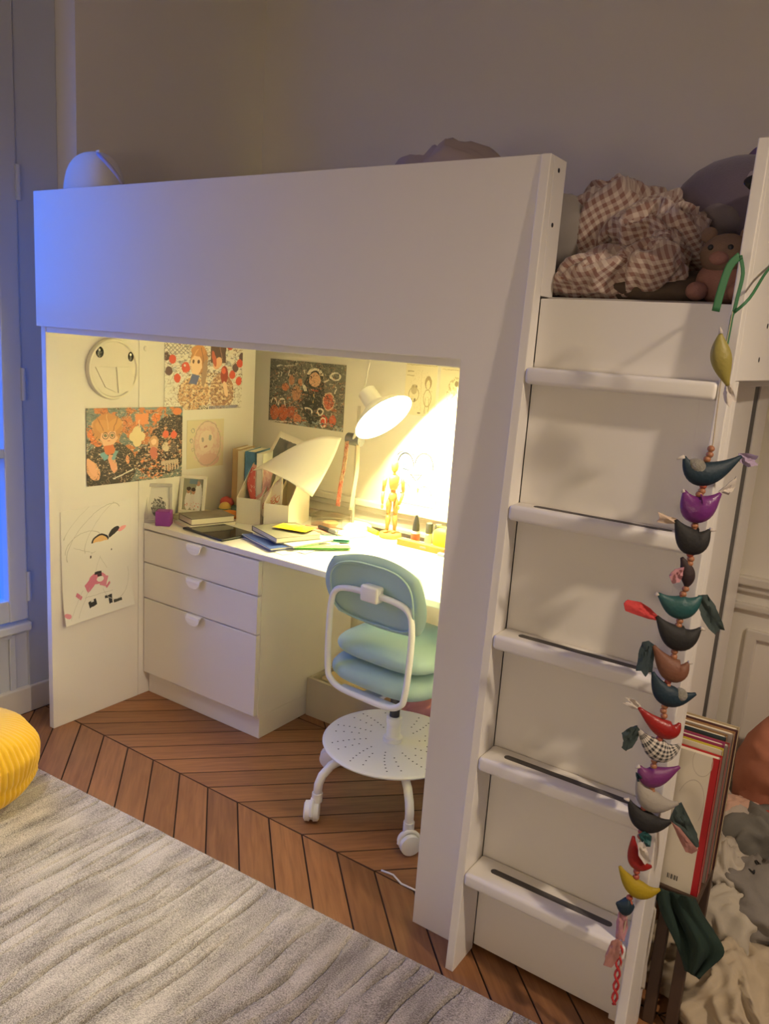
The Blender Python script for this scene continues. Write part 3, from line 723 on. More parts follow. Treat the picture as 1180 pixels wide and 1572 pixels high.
for cx, cy, d in ((.09, .74, 0), (.15, .47, 0), (.05, .57, 1), (.82, .96, 0), (.90, .63, 1), (.96, .70, 0), (.86, .52, 0), (.95, .42, 0)): p2.append(('e', cx, cy, .042, .065, 0, (.12, .07, .08) if d else (.60, .09, .06)))
xsheet('poster', .490, .905, 1.122, 1.385, print_mat('print_red_balls', (.80, .77, .72), p2, .025), lab='white illustrated poster with red balls and two figures on end panel', sk=.0)
p4 = [('e', .55, .5, .34, .45, 0, (.72, .50, .46)), ('n', 9, .5, (.76, .60, .52), (.1, 1, 0, 1)), ('e', .52, .55, .20, .22, 0, (.80, .66, .56)), ('e', .62, .62, .04, .06, 0, (.35, .38, .36)), ('e', .42, .58, .035, .05, 0, (.42, .36, .34)),
      ('r', .5, .43, .05, .02, 10, (.5, .25, .2)), ('e', .6, .15, .28, .14, 0, (.70, .46, .42)), ('o', .15, .78, .04, .04, 0, (.4, .38, .33), .2), ('o', .12, .58, .04, .04, 0, (.4, .38, .33), .2), ('o', .16, .40, .03, .03, 0, (.4, .38, .33), .2), ('o', .55, .5, .36, .46, 0, (.55, .42, .36), .03)]
xsheet('sketch_sheet', .606, .806, .886, 1.080, print_mat('pencil_pink_sketch', (.72, .64, .46), p4, .06), lab='square cream sheet with faint pink pencil sketch on end panel', cat='drawing')
GR = (.52, .50, .46)
p5 = [('c', .45, .75, .42, .16, 28, GR, .015), ('c', .62, .80, .36, .12, 35, GR, .015), ('c', .3, .66, .25, .12, 10, GR, .02), ('r', .30, .62, .14, .002, -18, GR), ('r', .52, .60, .12, .002, 14, GR),
      ('e', .54, .672, .125, .062, 0, DK), ('e', .54, .666, .105, .052, 0, (.80, .52, .22)), ('r', .54, .628, .15, .040, 0, (.78, .76, .71)), ('e', .74, .725, .085, .042, 20, DK), ('r', .75, .695, .10, .016, 20, (.78, .76, .71)), ('e', .86, .745, .06, .020, 15, (.80, .35, .38)),
      ('r', .40, .545, .01, .012, 0, DK), ('r', .70, .57, .006, .008, 0, DK), ('r', .5, .47, .08, .002, 60, GR), ('r', .58, .47, .08, .002, -50, GR),
      ('e', .49, .335, .12, .055, 0, (.66, .22, .32)), ('r', .40, .305, .085, .045, 30, (.62, .19, .30)), ('r', .58, .300, .05, .05, -20, (.66, .24, .34)), ('e', .53, .325, .05, .026, 0, (.80, .78, .74)),
      ('r', .50, .385, .05, .012, 0, DK), ('r', .52, .362, .03, .010, 0, (.05, .03, .03)), ('r', .22, .22, .045, .020, -35, (.62, .19, .28)), ('r', .64, .25, .035, .012, 35, (.60, .19, .28)), ('e', .045, .08, .05, .022, -20, (.70, .28, .36)),
      ('r', .18, .15, .15, .002, 48, GR), ('r', .28, .15, .15, .002, 50, GR), ('r', .50, .19, .20, .002, 0, GR),
      ('r', .40, .125, .055, .030, 10, (.03, .03, .03)), ('r', .40, .15, .02, .012, 0, (.7, .69, .65)), ('r', .66, .115, .025, .040, 0, (.03, .03, .03)), ('r', .63, .145, .05, .012, 0, (.03, .03, .03)), ('r', .76, .085, .06, .014, 0, (.05, .05, .04)),
      ('c', .75, .3, .2, .2, 200, GR, .012), ('c', .3, .9, .3, .05, 30, GR, .03)]
xsheet('pencil_drawing', .040, .338, .382, .790, print_mat('pencil_pink_drawing', (.78, .76, .71), p5, .02), f=lambda u, v: .030*max(0, .28-u)**1.6*max(0, 1-v)+.020*(1-v)**6, lab='white paper drawing with pink jacket shape curling off end panel near floor', cat='drawing', sk=.012)
p3 = [('n', 9, .56, (.10, .10, .09), (0, 1, 0, 1)), ('n', 18, .60, (.40, .13, .07), (.02, .95, -.05, .62)), ('n', 30, .62, (.55, .5, .4), (0, 1, 0, 1)),
      ('e', .60, .46, .15, .42, 0, (.045, .05, .045)), ('e', .61, .80, .11, .09, 0, (.05, .05, .045)), ('e', .61, .74, .075, .11, 0, (.72, .44, .28)), ('c', .61, .81, .085, .085, 0, (.80, .74, .62), .25), ('r', .60, .5, .006, .02, 0, (.75, .5, .2)), ('r', .60, .40, .006, .02, 0, (.75, .5, .2)), ('r', .61, .58, .05, .012, 0, (.5, .1, .06)),
      ('o', .87, .82, .06, .05, 0, (.80, .76, .66), .22), ('r', .78, .76, .07, .01, 40, (.8, .76, .66)), ('r', .28, .92, .08, .006, 12, (.6, .6, .52)), ('r', .11, .90, .025, .012, 20, (.8, .78, .7)), ('r', .15, .91, .02, .005, 0, (.8, .78, .7)), ('r', .22, .91, .012, .004, 0, (.8, .78, .7)),
      ('r', .12, .76, .005, .04, -10, (.7, .68, .6)), ('r', .16, .77, .005, .035, -10, (.7, .68, .6)), ('r', .26, .80, .005, .05, -10, (.7, .68, .6)), ('r', .47, .85, .006, .03, 0, (.7, .68, .6)), ('r', .88, .6, .006, .04, -15, (.7, .68, .6)),
      ('e', .22, .58, .05, .06, 0, (.58, .20, .10)), ('e', .37, .5, .06, .12, 0, (.50, .26, .15)), ('e', .30, .69, .04, .07, 0, (.5, .24, .14)), ('e', .42, .68, .03, .06, 0, (.55, .25, .14)), ('e', .80, .43, .07, .13, 0, (.55, .14, .09)), ('o', .80, .43, .07, .13, 0, (.7, .5, .35), .08), ('r', .48, .6, .02, .05, 20, (.75, .7, .6)),
      ('e', .08, .16, .06, .12, 0, (.60, .17, .09)), ('e', .20, .17, .07, .13, 0, (.55, .14, .07)), ('e', .31, .20, .05, .1, 0, (.45, .12, .07)), ('e', .40, .10, .055, .08, 0, (.62, .22, .12)), ('e', .75, .12, .05, .1, 0, (.68, .10, .06)), ('e', .86, .14, .05, .09, 0, (.62, .14, .08)),
      ('c', .18, .27, .05, .12, 0, (.82, .78, .68), .14), ('c', .07, .3, .04, .08, 0, (.82, .78, .68), .16), ('o', .70, .26, .035, .05, 0, (.82, .78, .68), .25), ('o', .74, .10, .035, .07, 0, (.82, .78, .68), .18), ('c', .54, .24, .06, .05, -40, (.8, .76, .66), .2),
      ('r', .12, .02, .12, .012, 6, (.82, .78, .68)), ('r', .35, .03, .14, .008, -4, (.80, .76, .66)), ('n', 12, .5, (.30, .36, .38), (.3, 1.1, -.15, .10)), ('k', 8, .5, .010, (.04, .04, .04)), ('k', 15, .45, .010, (.04, .04, .04)), ('k', 20, .57, .006, (.7, .66, .55)), ('k', 11, .6, .006, (.62, .3, .18))]
ysheet('poster', .030, .440, 1.058, 1.330, print_mat('print_dark_party', (.155, .155, .135), p3, .03), lab='dark grey illustrated poster with small red figures on back wall', cat='poster')
BL_ = (.010, .012, .035)
p8 = [('c', .22, .66, .20, .24, 4, BL_, .07), ('c', .66, .70, .22, .24, -8, BL_, .07), ('c', .20, .80, .22, .14, 10, BL_, .05), ('c', .60, .90, .20, .12, 0, BL_, .05),
      ('e', .24, .68, .10, .09, 0, (.06, .09, .22)), ('e', .66, .72, .11, .10, 0, (.07, .10, .24)), ('e', .26, .645, .07, .04, 0, (.25, .42, .46)), ('e', .68, .68, .08, .045, 0, (.25, .40, .48)), ('r', .22, .61, .15, .006, 0, BL_), ('r', .68, .65, .15, .006, -6, (.12, .16, .3)),
      ('e', .62, .84, .05, .03, 0, (.25, .24, .5)), ('r', .50, .535, .17, .008, 6, (.012, .01, .008)), ('r', .43, .48, .10, .010, -38, (.012, .01, .008)), ('r', .575, .50, .08, .010, 52, (.012, .01, .008)), ('r', .5, .395, .07, .007, 0, (.5, .33, .15)),
      ('e', .47, .30, .07, .03, -30, (.14, .42, .48)), ('e', .56, .27, .03, .05, 0, (.5, .28, .1)), ('c', .22, .20, .17, .17, 0, (.03, .03, .05), .05), ('c', .72, .18, .17, .17, 0, (.03, .03, .05), .05), ('r', .22, .24, .08, .03, 0, (.6, .3, .32)), ('r', .18, .17, .05, .015, 0, (.05, .05, .06)), ('r', .68, .16, .02, .04, 0, (.12, .18, .42)), ('e', .5, .2, .04, .04, 0, (.6, .5, .3)),
      ('r', .96, .3, .008, .24, 0, (.62, .58, .5)), ('r', .04, .4, .012, .02, 30, (.55, .55, .5)), ('r', .08, .5, .05, .004, 0, (.5, .5, .45))]
ysheet('marker_drawing', .715, .905, .815, 1.035, print_mat('marker_face_drawing', (.83, .82, .80), p8, .02), lab='white drawing of large blue eyes and smile on wall behind mannequin', cat='drawing')
PG = (.46, .38, .22)
p6 = [('r', .16, .84, .10, .012, 0, PG), ('r', .16, .76, .12, .008, 0, PG), ('e', .30, .50, .10, .10, 0, (.50, .42, .26)), ('e', .27, .55, .03, .03, 0, (.25, .2, .12)), ('e', .37, .55, .03, .03, 0, (.25, .2, .12)), ('o', .30, .40, .16, .14, 0, PG, .07), ('e', .22, .28, .04, .04, 0, (.26, .2, .12)), ('e', .34, .29, .03, .04, 0, (.26, .2, .12)),
      ('e', .74, .65, .11, .13, 0, (.34, .25, .14)), ('e', .74, .61, .06, .09, 0, (.78, .70, .48)), ('o', .74, .35, .12, .16, 0, PG, .08), ('r', .68, .2, .01, .15, 0, PG), ('r', .8, .2, .01, .15, 0, PG), ('r', .5, .97, .48, .006, 0, PG), ('r', .53, .45, .005, .4, 4, (.6, .52, .34)), ('e', .5, .05, .05, .02, 0, (.3, .24, .15)), ('n', 40, .62, (.58, .48, .3), (.1, .9, .1, .9))]
PS = print_mat('pencil_sketch', (.78, .71, .52), p6, .03)
ysheet('pencil_sketch', .728, .868, 1.165, 1.362, PS, lab='cream pencil sketch of two small figures high on back wall above lamp', cat='drawing')
p7 = [('n', 12, .52, (.45, .38, .22), (.25, .95, .15, .85)), ('e', .55, .7, .06, .05, 0, (.25, .2, .12)), ('e', .5, .5, .05, .05, 0, (.3, .24, .14)), ('r', .5, .96, .45, .008, 0, PG)]
ysheet('pencil_sketch', .882, 1.012, 1.165, 1.356, print_mat('pencil_sketch_b', (.78, .71, .52), p7, .05), lab='scribbled pencil sketch high on back wall, half hidden by front post', cat='drawing')

# round white face plaque
pl_ = thing('face_plaque', (T+.01, .253, 1.175), 'round white wall plaque with two black eyes and embossed beak', 'plaque')
Mp = Matrix.Translation((T, .253, 1.277)) @ Matrix.Rotation(R(90), 4, 'Y')
PLQ = mat('plaque_white', (.80, .76, .66), .45)
G().lathe([(0, .014), (.088, .014), (.094, .012), (.097, .018), (.1035, .018), (.1055, .012), (.1055, .0005)], 56, Mp).build('disc', PLQ, pl_, 'sharp')
for (cy, cz, ry, rz_) in ((.195, 1.335, .016, .019), (.325, 1.322, .012, .017)):
    e_ = G().ell((T+.0145, cy, cz), .004, ry, rz_).build('eye', mat('gloss_black', (.015, .014, .013), .15), pl_, 'all')
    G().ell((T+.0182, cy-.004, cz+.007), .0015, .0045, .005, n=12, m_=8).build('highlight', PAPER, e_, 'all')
g = G().prism([(T+.0145, y, z) for y, z in ((.175, 1.285), (.255, 1.285), (.262, 1.195), (.215, 1.215))], (1, 0, 0), .004); g.build('beak_ridge', PLQ, pl_)
g = G().prism([(T+.0145, y, z) for y, z in ((.262, 1.285), (.318, 1.285), (.338, 1.245), (.325, 1.203), (.270, 1.195))], (1, 0, 0), .005); g.build('beak_ridge', PLQ, pl_)

# ================================================================== things on the desk
def book(name, c, w, d, h, cov, label, cat='book', rz=0, z=None, pages=True, group=None):
    """lying book: w along x, d along y, thickness h; base at c"""
    t = thing(name, c, label, cat, group, rz); M = WM[t.name]
    g = G(); k = min(.003, h*.2)
    g.box(-w/2, w/2, -d/2, d/2, 0, k, .0006, M); g.box(-w/2, w/2, -d/2, d/2, h-k, h, .0006, M); g.box(-w/2, -w/2+k, -d/2, d/2, 0, h, .0006, M)
    g.build('cover', cov, t)
    if pages: G().box(-w/2+k, w/2-.003, -d/2+.003, d/2-.003, k, h-k, M=M).build('pages', mat('page_block', (.78, .72, .58), .9, bump=.3, bscale=400), t)
    return t
def frame(name, c, w, h, rz, tilt, fm, pm, label):
    t = thing(name, c, label, 'picture frame', None, rz); M = WM[t.name] @ Matrix.Rotation(R(-tilt), 4, 'X'); b = .013
    g = G()
    for a in ((-w/2, w/2, 0, .012, 0, b), (-w/2, w/2, 0, .012, h-b, h), (-w/2, -w/2+b, 0, .012, b, h-b), (w/2-b, w/2, 0, .012, b, h-b)): g.box(*a, bev=.002, M=M)
    g.build('frame', fm, t)
    o = sheet('photo', M @ Vector((-w/2+b, .006, b)), M.to_3x3() @ Vector((w-2*b, 0, 0)), M.to_3x3() @ Vector((0, 0, h-2*b)), pm, t, 2, 2)
    G().prism([M @ Vector((-.02, .0125, h*.6)), M @ Vector((.02, .0125, h*.6)), (M @ Vector((.02, .0125, h*.6))+(WM[t.name].to_3x3() @ Vector((0, .035, 0)))*1).xyz, (M @ Vector((-.02, .0125, h*.6))+(WM[t.name].to_3x3() @ Vector((0, .035, 0)))).xyz], (0, 0, -1), .002).build('stand', GREYM, t)
    return t
SILV = mat('silver_frame', (.62, .60, .54), .3, .5)
ph1 = print_mat('photo_mono', (.74, .72, .64), [('e', .5, .30, .32, .24, 0, (.30, .30, .28)), ('e', .36, .52, .12, .10, 0, (.50, .48, .44)), ('e', .62, .50, .12, .11, 0, (.45, .43, .40)), ('n', 12, .52, (.12, .12, .11), (.15, .85, .1, .7)), ('o', .5, .5, .75, .72, 0, (.5, .48, .4), .02)], .05)
frame('framed_photo', (.060, .438, DZ), .105, .150, R(52), 8, SILV, ph1, 'silver picture frame with grey photo behind the purple cube')
ph2 = print_mat('photo_family', (.30, .30, .22), [('e', .28, .30, .16, .30, 0, (.74, .70, .66)), ('e', .52, .28, .15, .28, 0, (.70, .66, .62)), ('e', .78, .40, .20, .50, 0, (.72, .70, .66)), ('e', .28, .62, .10, .09, 0, (.50, .26, .16)), ('e', .52, .60, .10, .09, 0, (.52, .28, .17)), ('e', .74, .86, .10, .08, 0, (.5, .28, .18)), ('e', .28, .68, .11, .06, 0, (.05, .03, .02)), ('e', .52, .66, .11, .06, 0, (.06, .04, .03)), ('r', .5, .92, .2, .08, 0, (.16, .24, .30)), ('n', 14, .60, (.62, .14, .10), (.1, .9, 0, .3))], .06)
frame('framed_photo', (.088, .575, DZ+.022), .105, .150, R(32), 14, mat('white_frame', (.76, .72, .62), .4), ph2, 'white picture frame with family photo leaning behind the lying books')
tag(book('book', (.098, .605, DZ), .13, .15, .021, mat('book_ivory', (.62, .56, .42), .7), 'ivory book lying under the white family photo frame', rz=R(12)), None)
pc = G().box(-.028, .028, -.028, .028, 0, .056, .004, Matrix.Translation((.098, .432, DZ)) @ Matrix.Rotation(R(38), 4, 'Z'), 3).build('cube_box', mat('purple_card', (.22, .035, .30), .55), None, 'sharp')
tag(pc, 'small purple cube box on the desk corner', 'box')
COVP = print_mat('book_cover_print', (.30, .27, .22), [('n', 3, .5, (.55, .50, .40), (0, 1, 0, 1))], .0)
book('book', (.185, .560, DZ), .125, .20, .012, mat('book_white', (.74, .70, .60), .7), 'thin white book lowest of the small pile near the purple cube', rz=R(-14))
book('book', (.188, .565, DZ+.0125), .115, .18, .026, mat('book_dark_cover', (.20, .17, .14), .5, var=.5, vscale=14), 'thick paperback with dark cover on the small pile near purple cube', rz=R(-18))
# small toys behind
t = thing('toy_ball', (.115, .735, DZ), 'small yellow toy ball behind the lying books', 'toy'); g = G().ell((.115, .735, DZ+.026), .026, .026, .026).build('ball', mat('toy_yellow', (.62, .42, .10), .5), t, 'all')
G().tube([(.115+.0265*math.cos(a), .735+.0265*math.sin(a), DZ+.026) for a in [2*math.pi*i/24 for i in range(24)]], .002, 6, closed=True).build('band', mat('toy_green', (.12, .24, .14), .6), t)
tag(crumple('hair_scrunchie', (.075, .785, DZ+.040), (.03, .024, .018), mat('red_cloth', (.58, .10, .09), .9), amp=.3, freq=50, seed=2, sub=3), 'red hair tie lying on small cloths by the toy ball', 'hair tie')
tag(crumple('cloth_scrap', (.09, .79, DZ+.012), (.055, .045, .014), mat('green_cloth', (.14, .22, .16), .9), amp=.4, freq=30, seed=3, sub=3, zmin=DZ), 'small dark green cloth behind the lying books', 'cloth')
tag(crumple('cloth_scrap', (.165, .715, DZ+.012), (.04, .03, .014), mat('orange_cloth', (.70, .26, .06), .9), amp=.4, freq=40, seed=5, sub=3, zmin=DZ), 'small orange cloth beside the toy ball', 'cloth')

# tablet
tb = thing('tablet', (.285, .560, DZ), 'black tablet lying on the desk by the magazine files', 'tablet', None, R(47)); M = WM[tb.name]
M = Matrix.Translation((.318, .505, DZ)) @ Matrix.Rotation(R(-6), 4, 'Z')
G().box(-.115, .115, -.082, .082, .0, .0085, .004, M, 3).build('body', BLACK, tb, 'sharp')
G().box(-.108, .108, -.075, .075, .0083, .0090, 0, M).build('screen', mat('tablet_glass', (.012, .012, .013), .06), tb)

# magazine files with books
def file_box(c, w, d, h, rz, mt, label):
    t = thing('magazine_file', c, label, 'magazine file', None, rz); M = WM[t.name]; k = .003
    prof = [(-d/2, 0), (d/2, 0), (d/2, h), (d/2-.05, h), (-d/2, h*.42)]
    for x in (-w/2, w/2-k): G().prism([M @ Vector((x, y, z)) for y, z in prof], M.to_3x3() @ Vector((1, 0, 0)), k).build('side', mt, t)
    G().box(-w/2+k, w/2-k, -d/2, -d/2+k, 0, h*.42, M=M).build('front', mt, t); G().box(-w/2+k, w/2-k, d/2-k, d/2, 0, h, M=M).build('back', mt, t); G().box(-w/2+k, w/2-k, -d/2+k, d/2-k, 0, k, M=M).build('base', mt, t)
    return t
FILEM = mat('file_white', (.74, .70, .58), .7)
file_box((.255, .792, DZ), .10, .24, .245, R(20), FILEM, 'white magazine file holding upright books, nearest the end panel')
file_box((.395, .795, DZ), .10, .24, .245, R(20), mat('file_cream', (.78, .72, .58), .7), 'cream magazine file full of papers beneath the big curled sheet')
def upbook(c, w, d, h, rz, cov, label, tilt=0):
    t = thing('book', c, label, 'book', 'books in the magazine files', rz); M = WM[t.name] @ Matrix.Rotation(R(tilt), 4, 'Y'); k = .0025
    g = G(); g.box(-w/2, -w/2+k, -d/2, d/2, 0, h, .0005, M); g.box(w/2-k, w/2, -d/2, d/2, 0, h, .0005, M); g.box(-w/2, w/2, -d/2, -d/2+k, 0, h, .0005, M); g.build('cover', cov, t)
    G().box(-w/2+k, w/2-k, -d/2+k, d/2-.003, .003, h-.003, M=M).build('pages', mat('page_block', (.78, .72, .58), .9), t)
upbook((.072, .880, DZ), .034, .15, .262, R(20), mat('book_wood', (.50, .36, .18), .6, var=.15), 'tall tan-brown book standing against the end panel')
upbook((.108, .872, DZ), .030, .15, .258, R(20), mat('book_cream', (.72, .66, .46), .6, var=.1), 'tall cream book standing between tan and blue books')
blue_pr = mat('book_blue', (.10, .24, .40), .5, var=.6, vscale=18)
upbook((.152, .880, DZ), .045, .16, .262, R(20), blue_pr, 'thick blue book standing left of the magazine files')
upbook((.262, .82, DZ+.0035), .026, .17, .27, R(20), mat('book_pale', (.70, .68, .60), .6), 'pale book standing in the white magazine file')

# prints and the big curled sheet standing out of the files
def Pq(u, v, y): return on_y(u, v, y)
ph3 = print_mat('print_bordered', (.78, .73, .62), [('r', .5, .55, .38, .36, 0, (.10, .10, .10)), ('e', .45, .55, .10, .22, 25, (.72, .64, .60)), ('e', .7, .3, .12, .10, 0, (.6, .5, .45)), ('e', .3, .25, .12, .10, 0, (.55, .3, .26))], .03)
tag(grid_sheet('art_print', [[Pq(430, 662, .86), Pq(452, 671, .87), Pq(474, 681, .88)], [Pq(398, 722, .82), Pq(420, 733, .83), Pq(440, 742, .84)], [Pq(372, 768, .78), Pq(392, 782, .79), Pq(412, 796, .80)]], ph3), 'dark print with white border slanting out of the magazine files', 'print')
ph4 = print_mat('pink_print', (.72, .42, .36), [('n', 4, .5, (.80, .55, .46), (0, 1, 0, 1)), ('e', .1, .4, .25, .5, 0, (.62, .12, .10)), ('n', 9, .60, (.70, .34, .28), (0, .5, 0, 1))], .03)
tag(grid_sheet('art_print', [[Pq(388, 712, .745), Pq(404, 718, .755), Pq(418, 726, .765)], [Pq(379, 742, .735), Pq(397, 748, .745), Pq(414, 752, .755)], [Pq(386, 772, .73), Pq(400, 765, .74), Pq(411, 760, .75)]], ph4), 'small pink print curling below the big sheet', 'print')
ph5 = print_mat('red_script_sheet', (.76, .66, .50), [('c', .3, .5, .10, .16, 0, (.62, .20, .10), .14), ('c', .45, .5, .08, .16, 20, (.62, .20, .10), .16), ('o', .60, .5, .07, .10, 0, (.62, .20, .10), .2), ('c', .75, .5, .08, .15, 180, (.62, .20, .10), .16), ('r', .5, .48, .28, .014, 5, (.62, .2, .1)), ('n', 6, .58, (.72, .46, .36), (0, 1, .5, 1.2))], .05)
tag(grid_sheet('script_sheet', [[Pq(390, 772, .715), Pq(412, 752, .725), Pq(434, 730, .735)], [Pq(398, 785, .71), Pq(416, 772, .72), Pq(434, 755, .73)], [Pq(408, 800, .705), Pq(420, 792, .715), Pq(432, 780, .725)]], ph5), 'cream sheet with red handwriting hanging out of the magazine file', 'paper')
tag(grid_sheet('curled_paper', [
    [Pq(388, 722, .70), Pq(425, 700, .73), Pq(460, 681, .76), Pq(495, 670, .80), Pq(524, 672, .84)],
    [Pq(392, 722, .68), Pq(424, 710, .71), Pq(455, 700, .735), Pq(485, 697, .77), Pq(513, 700, .81)],
    [Pq(398, 720, .665), Pq(424, 722, .69), Pq(450, 722, .71), Pq(476, 725, .74), Pq(499, 728, .775)],
    [Pq(403, 719, .655), Pq(424, 729, .665), Pq(445, 740, .68), Pq(463, 752, .70), Pq(479, 763, .73)]], mat('curled_white', (.80, .75, .64), .8), th=.0012), 'large white paper sheet curling out over the magazine files', 'paper')

# papers, notebooks, packet
random.seed(7)
for i, (dx, dy, a, w_, h_) in enumerate(((.06, 0, -14, .21, .29), (.075, .03, 2, .21, .28), (.055, .035, -24, .2, .26))):
    M = Matrix.Translation((.51+dx, .575+dy, DZ+.001+.0016*i)) @ Matrix.Rotation(R(a), 4, 'Z')
    o = sheet('loose_paper', M @ Vector((-h_/2, -w_/2, .0008)), M.to_3x3() @ Vector((h_, 0, 0)), M.to_3x3() @ Vector((0, w_, 0)), PAPER, nx=8, ny=4)
    tag(o, ['lowest white paper sheet under the notebook pile', 'white paper sheet skewed to the right in the notebook pile', 'white paper sheet directly under the blue folder'][i], 'paper', 'loose papers under the notebooks')
zz = DZ+.0062
book('folder', (.565, .565, zz), .22, .20, .008, mat('blue_folder', (.05, .09, .32), .4), 'dark blue folder under the grey notebook', 'folder', R(-20)); zz += .0085
book('magazine', (.585, .61, zz), .23, .19, .006, mat('magazine_white', (.70, .70, .64), .5, var=.25, vscale=20), 'pale magazine between blue folder and grey notebook', 'magazine', R(-10)); zz += .0065
book('notebook', (.560, .600, zz), .20, .18, .020, mat('grey_notebook', (.22, .21, .17), .6), 'thick grey notebook on top of the desk pile under yellow packet', 'notebook', R(-22)); ztop = zz+.0205
# yellow packet: pillow pack
M = Matrix.Translation((.580, .620, ztop)) @ Matrix.Rotation(R(12), 4, 'Z')
V = []; F = []; uv = []; nx, ny = 16, 10
for side in (1, 0):
    for j in range(ny+1):
        for i in range(nx+1):
            a, b = i/nx, j/ny; hgt = .007*(math.sin(math.pi*a)*math.sin(math.pi*b))**.6
            V.append(M @ Vector(((a-.5)*.135, (b-.5)*.082, .008 + (hgt if side else -min(hgt, .007)) + .0006*side + .0012*noise.noise(Vector((a*9, b*9, side)))))); uv.append((a, b))
k = (nx+1)*(ny+1)
for j in range(ny):
    for i in range(nx): a = j*(nx+1)+i; F += [(a, a+1, a+nx+2, a+nx+1), (k+a, k+a+nx+1, k+a+nx+2, k+a+1)]
yp = print_mat('packet_print', (.86, .56, .02), [('e', .62, .55, .20, .30, 20, (.80, .30, .01)), ('n', 5, .54, (.88, .76, .10), (0, 1, 0, 1)), ('e', .4, .7, .22, .12, 10, (.90, .80, .30)), ('e', .88, .5, .10, .3, 0, (.30, .55, .05)), ('r', .30, .35, .16, .04, 5, (.45, .40, .04))], .05, .3)
tag(link_mesh('snack_packet', V, F, yp, None, 'all', uv), 'yellow orange snack packet on the grey notebook', 'packet')
# green strips / ruler-like cards fanned at the pile's right
book('booklet', (.730, .600, DZ+.0062), .20, .040, .006, mat('green_booklet', (.16, .46, .10), .5, var=.7, vscale=40), 'narrow bright green booklet beside the notebook pile', 'booklet', R(48), pages=False)
book('booklet', (.690, .725, DZ+.0062), .11, .05, .010, mat('teal_booklet', (.12, .38, .30), .5, var=.5, vscale=30), 'small teal green booklet behind the notebook pile', 'booklet', R(35), pages=False)
book('booklet', (.56, .80, DZ+.001), .14, .07, .012, mat('pink_booklet', (.60, .25, .20), .6, var=.2), 'faded pink booklet beside the cream magazine file', 'booklet', R(20))
# markers
def pen(a, b, r, mt, capm, label, cat='marker', grp=None):
    a, b = Vector(a), Vector(b); t = thing('marker_pen', (a+b)/2-Vector((0, 0, r)), label, cat, grp)
    d = (b-a).normalized()
    G().tube([a, a+d*.003, a.lerp(b, .62)], [r*.8, r, r], 12).build('barrel', mt, t, 'sharp'); G().tube([a.lerp(b, .6205), b-d*.004, b], [r*1.08, r*1.08, r*.7], 12).build('cap', capm, t, 'sharp')
pen((.555, .800, DZ+.020), (.660, .775, DZ+.020), .0085, BLACK, GREYM, 'thick black marker lying behind the notebook pile')
pen((.585, .775, DZ+.0065), (.71, .765, DZ+.0065), .006, mat('silver_pen', (.4, .4, .4), .3, .6), BLACK, 'thin grey pen lying in front of the spiral notepad')
# spiral notepad
sp = thing('spiral_notepad', (.665, .845, DZ), 'white spiral notepad lying near the lamp foot', 'notepad', None, R(-18)); M = WM[sp.name]
G().box(-.055, .055, -.045, .045, 0, .008, .001, M).build('pages', PAPER, sp)
g = G()
for i in range(9):
    x = -.048+.012*i; g.tube([(x, -.042+.007*math.cos(a), .006+.007*math.sin(a)) for a in [2*math.pi*q/12 for q in range(12)]], .0009, 5, closed=True, M=M)
g.build('spiral_wire', GREYM, sp, 'all')
hl = thing('highlighter', (.70, .945, DZ), 'yellow highlighter lying behind the spiral notepad', 'marker')
G().tube([(.665, .965, DZ+.009), (.72, .940, DZ+.009)], .0088, 12).build('barrel', mat('hl_yellow', (.80, .75, .10), .4), hl, 'sharp'); G().tube([(.7205, .9398, DZ+.009), (.745, .928, DZ+.009)], .0082, 12).build('cap', mat('hl_yellow_cap', (.74, .80, .06), .4), hl, 'sharp')

# clear acrylic tray with bits
ac = thing('acrylic_box', (.545, .885, DZ), 'clear plastic box standing at the lamp foot', 'box', None, R(15)); M = WM[ac.name]
g = G()
for a in ((-.065, .065, -.045, -.042, .003, .055), (-.065, .065, .042, .045, .003, .055), (-.065, -.062, -.042, .042, .003, .055), (.062, .065, -.042, .042, .003, .055)): g.box(*a, M=M)
g.build('walls', ACRYLIC, ac); G().box(-.065, .065, -.045, .045, 0, .0028, M=M).build('base', ACRYLIC, ac); G().box(-.066, .066, -.046, .046, .0555, .058, .001, M).build('lid', ACRYLIC, ac)
tag(G().lathe([(.0, 0), (.028, 0), (.031, .006), (.031, .020), (.026, .024), (0, .024)], 24, Matrix.Translation((.545, .885, DZ+.0032))).build('tape_roll', mat('tape_tan', (.72, .58, .34), .4), None, 'sharp'), 'tan round roll inside the clear plastic box', 'tape')
